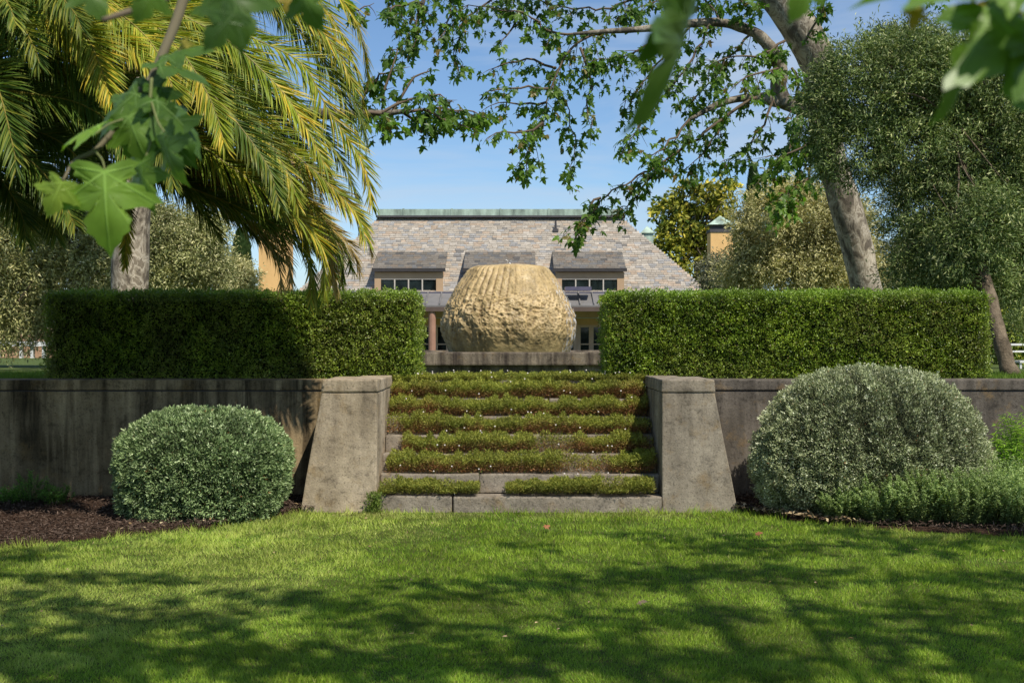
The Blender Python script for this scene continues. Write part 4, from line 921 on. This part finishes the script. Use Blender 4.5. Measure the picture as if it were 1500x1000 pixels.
B2([(560, 150), (570, 110), (585, 75), (570, 72)], .3, dens=.8, sub=.24); B2([(545, 168), (560, 190), (568, 200)], .1, dens=.9, sub=.2); B2([(540, 130), (560, 108), (600, 98)], .5, dens=.8, sub=.24)
B2([(480, -20), (510, 10), (530, 15), (548, 5)], 0, dens=1.0, sub=.26); B2([(530, 160), (540, 120), (548, 112)], .4, dens=1.3, sub=.3); B2([(620, 160), (650, 175), (680, 185), (690, 190)], -.3, dens=1.2, sub=.2)
for k in range(14):
    q = s.rng; c = P(q.uniform(-100, 420), q.uniform(-330, -40), Y2+q.uniform(-2, 2)); s.branch([c-[.3, 0, -.2], c, c+np.array([q.normal(0, .9), q.normal(0, .9), -.4])], r0=.02, dens=1.0, sub=.5)
n2 = s.finish(t)

# overhead sycamore behind and above the viewer: shades the lawn, carries the near leaves
t = thing('sycamore_tree', 'overhanging sycamore whose near out of focus leaves frame the top of the view', 'tree', (5.5, -6, 0))
rng = np.random.default_rng(81)
a = Acc(); top = np.array([4.6, -4.5, 5.0]); a.tube(catmull([(5.5, -6, -.1), (5.4, -5.8, 1.5), (5.0, -5.2, 3.3), top], 24), np.linspace(.42, .25, 24), 18, (.4, .4, .3), .12, 4); a.build('trunk', M['bark'], t, True)
shade = [(60, 950, 1.5, .30), (350, 975, 1.4, .22), (620, 960, 1.3, .25), (930, 965, 1.2, .22), (130, 905, .9, .2), (430, 880, 1.0, .18), (560, 905, .7, .2), (700, 862, .9, .2), (860, 850, 1.0, .22), (1000, 842, .9, .25), (1090, 800, .8, .35),
         (1180, 840, .6, .25), (1270, 900, .7, .2), (1370, 935, .8, .18), (1450, 975, .8, .2), (900, 905, .8, .13), (1060, 900, .7, .12), (1380, 800, 1.0, .25), (1500, 850, .9, .2), (1120, 975, .9, .15), (770, 800, .3, .12), (90, 845, .8, .12), (0, 880, .8, .2),
         (300, 915, .8, .12), (1480, 785, .8, .2), (940, 785, .45, .15), (240, 850, .5, .1), (760, 930, .8, .14), (40, 815, .6, .15), (1250, 780, .5, .2), (1350, 850, .5, .1), (0, 960, 1.2, .3), (1560, 900, 1.2, .3)]
a = Acc(); ac = []; br = Acc()
for (px, py, w_, d_) in shade:
    Y = F*H/(py-500); gpt = np.array([X(px, Y), Y, 0]); h_ = rng.uniform(6.4, 9.0); c = gpt+S/S[2]*h_
    n = int(w_*max(d_, .12)*4*62*1.6)
    q = rdir(rng, n)*(rng.random(n)**.45)[:, None]*[w_*.85, d_*1.8, .45]+c
    ac.append((q, c))
for k in range(34):                       # rest of that crown
    c = np.array([rng.uniform(-5, 12), rng.uniform(-9, -1.5), rng.uniform(6, 10)]); n = 190
    q0 = np.array([-.7, 2.1, 1.9]); v0 = c-q0
    if np.linalg.norm(v0-S*np.dot(v0, S)) < 2.0: continue
    ac.append((c+rdir(rng, n)*(rng.random(n)**.5)[:, None]*[1.2, 1.2, .6], c))
for q, c in ac:
    n = len(q); d = rdir(rng, n); d[:, 2] = -np.abs(d[:, 2])*.5
    a.leaves(T_SYC, q, d, rdir(rng, n)*.5+[0, 0, 1], rng.uniform(.15, .22, n), rng.uniform(.14, .2, n), mix(*SYC, rng.random(n)))
    mid = (top+c)/2+[0, 0, 1.0]; br.tube(catmull([top, mid, c], 12), np.linspace(.09, .012, 12), 6, (.2, .16, .12), .2)
# near sprays
nl = Acc(); near = Acc()
def leaf_at(px, py, Y, size, tip, face, t_, tw=0):
    c = P(px, py, Y); col = mix(mix((.035, .085, .018), (.17, .30, .04), min(1, t_)), (.4, .2, .06), max(0, t_-1)); e = P(px+tip[0], py+tip[1], Y+tw)
    d = nrm(e-c); sv = np.broadcast_to(col, (len(FL_V), 3)).copy(); sv[FL_N:] = np.minimum(1, col*1.5+.04)
    y_ = d; x_ = nrm(np.cross(y_, face)); z_ = np.cross(x_, y_)
    V = c+(x_*FL_V[:, :1]+y_*FL_V[:, 1:2]+z_*FL_V[:, 2:3])*size
    nl.add(V, FL_T, sv)
def nbr(L, r0, r1, Y0, Y1=None, col=(.17, .19, .07), n=24): Acc().tube(catmull(PP(L, Y0, Y1), n), np.linspace(r0, r1, n), 8, col).build('near_twig', M['bud'], t, True)
up = top+[-3.2, 5.5, 1.2]
br.tube(catmull([top, top+[-1.5, 3, 1.4], up, P(330, -350, 2.6), P(285, -60, 2.35)], 30), np.linspace(.09, .012, 30), 8, (.2, .16, .12), .2)
nbr([(285, -60), (262, 20), (240, 75), (222, 115), (205, 135), (180, 175), (140, 220), (110, 235), (92, 265)], .011, .0022, 2.35, 2.05, (.15, .13, .08), 40)
nbr([(222, 115), (220, 160), (226, 190), (212, 235)], .003, .0015, 2.15, 2.1); nbr([(140, 222), (150, 235), (154, 252)], .0018, .0012, 2.08, 2.04); nbr([(180, 175), (160, 182), (140, 196)], .0018, .0012, 2.08, 2.05); nbr([(222, 150), (232, 180), (246, 200)], .002, .0015, 2.12, 2.05)
fc = np.array([.1, -.75, .65])
leaf_at(154, 250, 2.04, .135, (6, 110), fc, .75); leaf_at(150, 190, 2.08, .085, (-55, 22), np.array([.3, -.5, .8]), 1.0, .02); leaf_at(92, 266, 2.02, .062, (-22, 48), np.array([.3, -.9, .35]), 1.1, .0)
leaf_at(245, 198, 2.06, .095, (24, 70), np.array([-.8, -.5, .3]), .25, -.02); leaf_at(212, 236, 2.1, .09, (8, 60), np.array([-.5, -.6, .3]), .5); leaf_at(222, 150, 2.14, .12, (70, 70), np.array([.2, -.5, .8]), .15, .03)
leaf_at(215, 130, 2.18, .12, (65, 60), np.array([.1, -.4, .9]), .1, .05); leaf_at(226, 100, 2.2, .10, (60, 14), np.array([0, -.3, 1]), .15); leaf_at(205, 140, 2.16, .10, (-30, 28), np.array([.4, -.4, .8]), .3)
leaf_at(222, 120, 2.2, .09, (10, 60), np.array([-.3, -.8, .2]), .1); leaf_at(190, 170, 2.12, .09, (20, 50), np.array([-.2, -.9, .4]), .5); leaf_at(240, 90, 2.24, .09, (35, -10), np.array([0, -.5, .8]), .2)
leaf_at(208, 160, 2.2, .11, (-5, 75), np.array([.2, -.8, .3]), .3); leaf_at(236, 175, 2.16, .1, (38, 55), np.array([-.4, -.8, .3]), .12); leaf_at(270, 60, 2.25, .03, (5, 20), np.array([-.4, -.8, .3]), 1.5)
# nearer blurred sprays along the top
nbr([(285, -60), (250, -10), (215, 8), (150, 30)], .008, .003, 1.5, 1.4, (.15, .12, .08)); 
leaf_at(340, -25, 1.35, .075, (8, 60), np.array([.1, -.9, .3]), .2); leaf_at(345, 20, 1.3, .05, (-35, 40), np.array([.4, -.7, .3]), .1); leaf_at(440, -20, 1.5, .06, (28, 60), np.array([-.5, -.8, .3]), .3); leaf_at(425, -6, 1.55, .025, (-6, 36), np.array([.5, -.8, .3]), 1.6)
leaf_at(230, -20, 1.3, .045, (-25, 40), np.array([.5, -.6, .5]), .4); leaf_at(120, -25, 1.4, .05, (15, 25), np.array([.2, -.8, .4]), .3)
br.tube(catmull([up, P(700, -420, 2.2), P(1010, -170, 1.25), P(1030, -50, 1.1)], 24), np.linspace(.04, .004, 24), 8, (.2, .16, .12), .2)
nbr([(1030, -50), (1015, -15), (1000, 5)], .003, .002, 1.1, 1.02)
leaf_at(1010, -20, 1.0, .075, (-80, 130), np.array([.95, -.25, .2]), .3); leaf_at(1000, 5, 1.02, .112, (-72, 205), np.array([.96, -.2, .12]), .45); leaf_at(1035, -30, 1.05, .05, (40, 20), np.array([.3, -.3, .9]), .9)
br.tube(catmull([top, top+[-2, 3.2, .8], P(1640, -900, 1.9), P(1560, -420, 1.3), P(1490, -60, 1.0)], 40), np.linspace(.045, .004, 40), 8, (.2, .16, .12), .2)
nbr([(1490, -60), (1460, -5), (1430, 10), (1416, 22)], .004, .002, 1.0, .95)
nbr([(1460, -5), (1480, 10), (1530, 40)], .003, .002, 1.0, .95)
leaf_at(1440, 0, .95, .10, (-175, -4), np.array([0, -.35, .93]), .7, .05); leaf_at(1440, 20, .95, .105, (90, 125), np.array([-.1, -.62, .75]), .55, -.02); leaf_at(1480, -10, .92, .075, (80, 60), np.array([.1, -.5, .8]), .5)
leaf_at(1420, 60, .95, .07, (-45, 120), np.array([.9, -.35, .1]), .55); leaf_at(1500, 60, .93, .08, (40, 60), np.array([.2, -.7, .6]), .3); leaf_at(1345, 12, 1.0, .018, (-10, 30), np.array([.2, -.7, .6]), 1.7); leaf_at(1420, 5, .95, .02, (18, 22), np.array([.2, -.9, .3]), 1.6)
leaf_at(1185, -40, 1.2, .05, (-20, 60), np.array([.5, -.7, .3]), .5)
a.build('crown', M['syc'], t); br.build('limb', M['limb'], t, True); nl.build('near_leaves', leafmat('near_leaf', .33, .4, .4, (1.25, 1.45, .5), .18, 22), t, True)

# ------------------------------------------------------------------ palm
def palm():
    rng = np.random.default_rng(91); base = np.array([-5.35, 11.3, 0]); ct = np.array([-5.35, 11.3, 4.0])
    t = thing('date_palm', 'large date palm with arching yellow green fronds at upper left', 'palm tree', base)
    a = Acc(); p = catmull([base, base+[.03, 0, 2], ct], 60); r = .36+.03*np.sin(np.arange(60)*1.9)+.05*np.linspace(0, 1, 60)**4; a.tube(p, r, 24, (.2, .15, .1), .15, 3)
    a.build('trunk', M['pbark'], t, False)
    YG = ((.12, .20, .022), (.40, .42, .045), (.78, .52, .07)); DG = ((.045, .09, .016), (.14, .21, .03), (.34, .32, .05)); BR = ((.3, .2, .07), (.62, .42, .14), (.6, .5, .36))
    def frond(pts, roll, cols, size=.52, dens=84, seed=0, petiole=.14):
        rg = np.random.default_rng(seed); P_ = catmull(pts, 60); seg = np.linalg.norm(np.diff(P_, axis=0), axis=1); L = seg.sum(); s_ = np.r_[0, np.cumsum(seg)]/L
        a = Acc(); a.tube(P_, np.interp(s_, [0, .15, 1], [.032, .016, .003]), 6, (.33, .26, .06) if cols is not BR else (.35, .24, .12), cap=False)
        n = dens; u = np.linspace(petiole, .995, n)
        for side in (-1, 1):
            uu = np.clip(u+rg.normal(0, .003, n), 0, .999); i = np.searchsorted(s_, uu)-1; i = np.clip(i, 0, 58); f = ((uu-s_[i])/(s_[i+1]-s_[i]))[:, None]
            q = P_[i]*(1-f)+P_[i+1]*f; tg = nrm(P_[i+1]-P_[i])
            sv = nrm(np.cross(tg, [0, 0, 1.])); uv = np.cross(sv, tg)
            cr, sr = math.cos(roll), math.sin(roll); sd = sv*cr+uv*sr; nn = uv*cr-sv*sr
            an = np.interp(uu, [0, .3, .7, 1], [1.15, 1.0, .75, .35])+rg.normal(0, .06, n)
            vup = rg.choice([-.15, .1, .32], n)*.8+rg.normal(0, .06, n)
            d = tg*np.cos(an)[:, None]+sd*side*np.sin(an)[:, None]+nn*vup[:, None]
            d[:, 2] -= .05+.08*rg.random(n)
            l = size*np.interp(uu, [0, .12, .3, .6, .85, 1], [.25, .55, 1, .98, .72, .35])*rg.uniform(.9, 1.08, n)
            col = mix(cols[0], cols[1], rg.random(n)*.8+.1); col = mix(col, cols[2], np.clip(rg.random(n)*1.5-.95+.35*(uu > .8), 0, 1))
            a.leaves(T_LEAFLET, q, d, nn+rg.normal(0, .25, (n, 3)), rg.uniform(.010, .018, n), l, col)
        return a.build('frond', M['palm'], t)
    E = [  # explicit fronds reaching into the picture, (px, py) along the rib, distance start/end, roll, palette
        ([(80, -60), (240, -25), (304, 80), (360, 160), (420, 250), (436, 300)], 11.2, 10.9, .9, YG), ([(150, -70), (300, 0), (360, 50), (440, 92), (480, 160), (532, 240), (545, 300)], 11.4, 11.4, .8, YG),
        ([(200, -130), (400, -50), (480, 20), (520, 100), (534, 160)], 11.8, 12.2, .7, YG), ([(100, 60), (280, 132), (380, 208), (480, 272), (530, 325), (545, 372)], 11.2, 11.6, .6, BR), ([(90, 50), (270, 110), (370, 180), (460, 250), (520, 310), (535, 350)], 11.3, 11.2, .8, YG),
        ([(80, 160), (224, 250), (340, 300), (420, 340), (455, 390), (460, 445)], 11.4, 12.0, .5, DG), ([(100, 130), (260, 200), (400, 270), (480, 335), (508, 372), (515, 395)], 11.8, 12.3, .6, DG), ([(60, 100), (240, 180), (360, 260), (430, 310), (470, 360), (475, 430)], 11.0, 11.3, .7, YG),
        ([(0, 8), (52, 12), (120, 48), (148, 100), (165, 150)], 10.4, 9.8, .9, YG), ([(60, 170), (150, 240), (180, 290), (184, 340), (183, 392)], 11.8, 12.4, .5, YG),
        ([(0, 130), (110, 150), (170, 190), (200, 250)], 10.4, 9.9, .7, DG), ([(0, 200), (60, 250), (95, 300), (110, 330)], 10.6, 10.2, .5, DG), ([(0, 170), (90, 210), (140, 270), (150, 320)], 10.8, 10.5, .5, DG), ([(40, 0), (180, 10), (260, 70), (310, 150), (330, 215)], 10.9, 10.4, .9, YG),
        ([(120, -20), (300, 40), (400, 120), (450, 190), (480, 250)], 11.0, 10.9, .8, YG), ([(100, 20), (250, 80), (330, 160), (390, 240), (410, 300)], 10.9, 10.6, .8, DG), ([(60, 120), (180, 190), (260, 260), (310, 330), (325, 350)], 11.6, 11.8, .5, DG),
        ([(150, -40), (350, -20), (450, 60), (500, 140), (528, 210)], 12.0, 12.3, .8, DG), ([(0, 60), (100, 90), (190, 150), (240, 220), (255, 270)], 10.5, 10.0, .9, DG), ([(0, -20), (120, -10), (210, 50), (250, 120), (262, 180)], 10.6, 10.1, .9, YG),
        ([(-20, 190), (40, 230), (70, 290), (82, 345)], 11.0, 10.8, .5, DG), ([(-40, 210), (0, 260), (30, 310), (38, 350)], 10.8, 10.6, .5, DG), ([(-30, 160), (60, 190), (130, 240), (170, 300)], 11.6, 11.7, .6, DG),
        ([(120, 150), (260, 225), (370, 290), (450, 350), (492, 405)], 12.2, 12.7, .5, DG), ([(220, -140), (420, -70), (500, 0), (530, 60), (540, 120)], 12.3, 12.8, .8, YG), ([(140, 60), (300, 90), (420, 150), (490, 220), (525, 290)], 12.0, 12.4, .8, DG),
        ([(100, 90), (260, 150), (380, 225), (455, 300), (490, 350)], 11.6, 11.7, .7, YG), ([(60, 150), (160, 200), (250, 250), (330, 300), (372, 345)], 11.9, 12.3, .5, DG), ([(20, 130), (100, 200), (150, 250), (190, 310)], 11.9, 12.2, .5, DG),
        ([(130, 100), (290, 170), (400, 250), (470, 320), (512, 360), (528, 400)], 11.7, 12.1, .7, BR), ([(180, -60), (330, -40), (430, 10), (490, 70), (520, 130)], 11.5, 11.6, .9, YG)]
    E.append(([(280, 120), (390, 225), (438, 320), (453, 390), (455, 452)], 11.6, 12.0, .5, YG))
    for j in range(16):
        A_, B_ = E[[5, 6, 3, 23, 16, 15, 2, 0][j % 8]], E[[6, 7, 5, 27, 5, 1, 1, 14][j % 8]]
        f = rng.uniform(.25, .75); a_, b_ = catmull(A_[0], 7), catmull(B_[0], 7); q = a_*(1-f)+b_*f+rng.normal(0, 7, 2)
        E.append(([tuple(v) for v in q], 11.9+.08*j, 12.3+.06*j, rng.uniform(.3, 1.0), DG if j % 4 else BR))
    for k, (L, Ya, Yb, roll, cols) in enumerate(E):
        pts = [ct+[.15, 0, .1]]+PP(L, Ya, Yb)[0:]
        frond(pts, -roll, cols, size=.26 if k == 9 else .3 if k == 31 else .45, dens=250, seed=200+k, petiole=.2)
    k = 0; tries = 0
    while k < 50 and tries < 1200:
        tries += 1
        az_ = rng.uniform(0, 2*np.pi); el = rng.uniform(-.25, 1.3); L = rng.uniform(3.4, 4.2); m = 16; d_ = el; pp = [ct+[0, 0, rng.uniform(-.1, .3)]]
        if math.cos(az_) > .55 and el > .1: L *= .85
        for i in range(m):
            pp.append(pp[-1]+np.array([math.cos(az_)*math.cos(d_), math.sin(az_)*math.cos(d_), math.sin(d_)])*L/m); d_ -= (1.3+.5*rng.random())/m*(.6+.9*i/m)
        tp_ = pp[-1]
        vis = [(750+F*q[0]/q[1], 500-F*(q[2]-.15-H)/q[1]) for q in pp[4:]+[tp_]]
        if any(px > -60 and (py > 318 or px > 520 or (px > 240 and py > 120 and py > 60+.6*px)) for px, py in vis): continue
        if min(q[1] for q in pp) < 7.6: continue
        k += 1
        frond(pp[::3]+[pp[-1]], rng.uniform(-1.0, -.1), [DG, DG, YG][k % 3] if el > -.25 else [DG, BR][k % 2], size=.45, dens=185, seed=400+k)
palm()

# ------------------------------------------------------------------ far things
rng = np.random.default_rng(95); a = Acc()
bl = []
for k in range(26): px = -700+k*115+rng.uniform(-30, 30); tp_ = 345 if (px < 300 or px > 1180) else 432; bl.append((px, (tp_+540)/2, 90, (540-tp_)/2))
crown(a, pxblobs(bl, 85, .5), 42000, (.3, .5), (.4, .8), ((.04, .065, .02), (.13, .17, .06)), rng, 1.2, 20, .6)
tag(a.build('distant_trees', M['far']), 'hazy green belt of far trees beyond the house', 'trees', kind='stuff')
# pale building on the left
t = thing('garden_pavilion', 'pale peach pavilion with white posts glimpsed at the far left', 'pavilion', (X(20, 33), 33.5, 1.2))
a = Acc(); a.box(X(-160, 33), X(80, 33), 33.6, 36, 1.2, Z(480, 33)); a.build('wall', simple('peach_wall', (.42, .27, .17), .8, .2, .3, 2), t)
a = Acc(); a.box(X(-160, 33), X(80, 33), 33.0, 33.3, Z(507, 33), Z(500, 33)); a.build('beam', M['white'], t)
for px in (-120, -80, -40, -5, 29, 45, 62):
    a = Acc(); a.box(X(px-1.8, 33), X(px+1.8, 33), 33.05, 33.2, 1.2, Z(507.2, 33)); a.build('post', M['white'], t)
# right: shrub and white chair
shr = thing('garden_shrub', 'yellow green shrub beyond the olive trunk at the right edge', 'shrub', (X(1490, 24), 24, 1.2))
a = Acc(); crown(a, pxblobs([(1478, 480, 26, 24), (1510, 490, 30, 30), (1465, 505, 18, 20), (1495, 535, 22, 18)], 24), 9000, (.03, .05), (.06, .12), ((.07, .13, .02), (.25, .3, .05), (.4, .38, .08)), np.random.default_rng(96), .3, 25, .5); a.build('foliage', M['far'], shr)
t = thing('garden_chair', 'white slatted garden chair at the right edge beyond the hedge', 'chair', (X(1500, 20.5), 20.5, 1.2))
xa, xb, yc = X(1485, 20.5), X(1535, 20.5), 20.5
a = Acc(); a.box(xa, xb, yc-.25, yc+.25, Z(531, yc), Z(528, yc)); a.build('seat', M['white'], t)
a = Acc(); a.box(xa, xb, yc+.2, yc+.23, Z(506, yc), Z(503, yc)); a.box(xa+.02, xb-.02, yc+.2, yc+.23, Z(516, yc), Z(513.5, yc)); a.build('backrest', M['white'], t)
for sx in (xa+.01, xb-.04):
    for sy in (-.23, .2):
        a = Acc(); a.box(sx, sx+.03, yc+sy, yc+sy+.03-.002, 1.2, Z(531.2, yc) if sy < 0 else Z(531.2, yc)); a.build('leg', M['white'], t)
# turf fringe along the terrace edge left and right of the hedges
a = Acc(); rng = np.random.default_rng(97); n = 26000
x = np.where(rng.random(n) < .6, rng.uniform(-8, -4.9, n), rng.uniform(5.1, 8, n)); y = rng.uniform(13.52, 16, n); d = rng.normal(0, .4, (n, 3)); d[:, 2] = 1
a.leaves(T_BLADE, np.stack([x, y, np.full(n, 1.2)], -1), d, rdir(rng, n), .008, rng.uniform(.05, .11, n), mix((.06, .12, .015), (.18, .26, .04), rng.random(n)))
tag(a.build('terrace_grass', M['grass']), 'taller green grass fringing the terrace edge beside the hedges', 'grass', kind='stuff')
print('leaves', n1, n2, 'objects', len(bpy.data.objects))
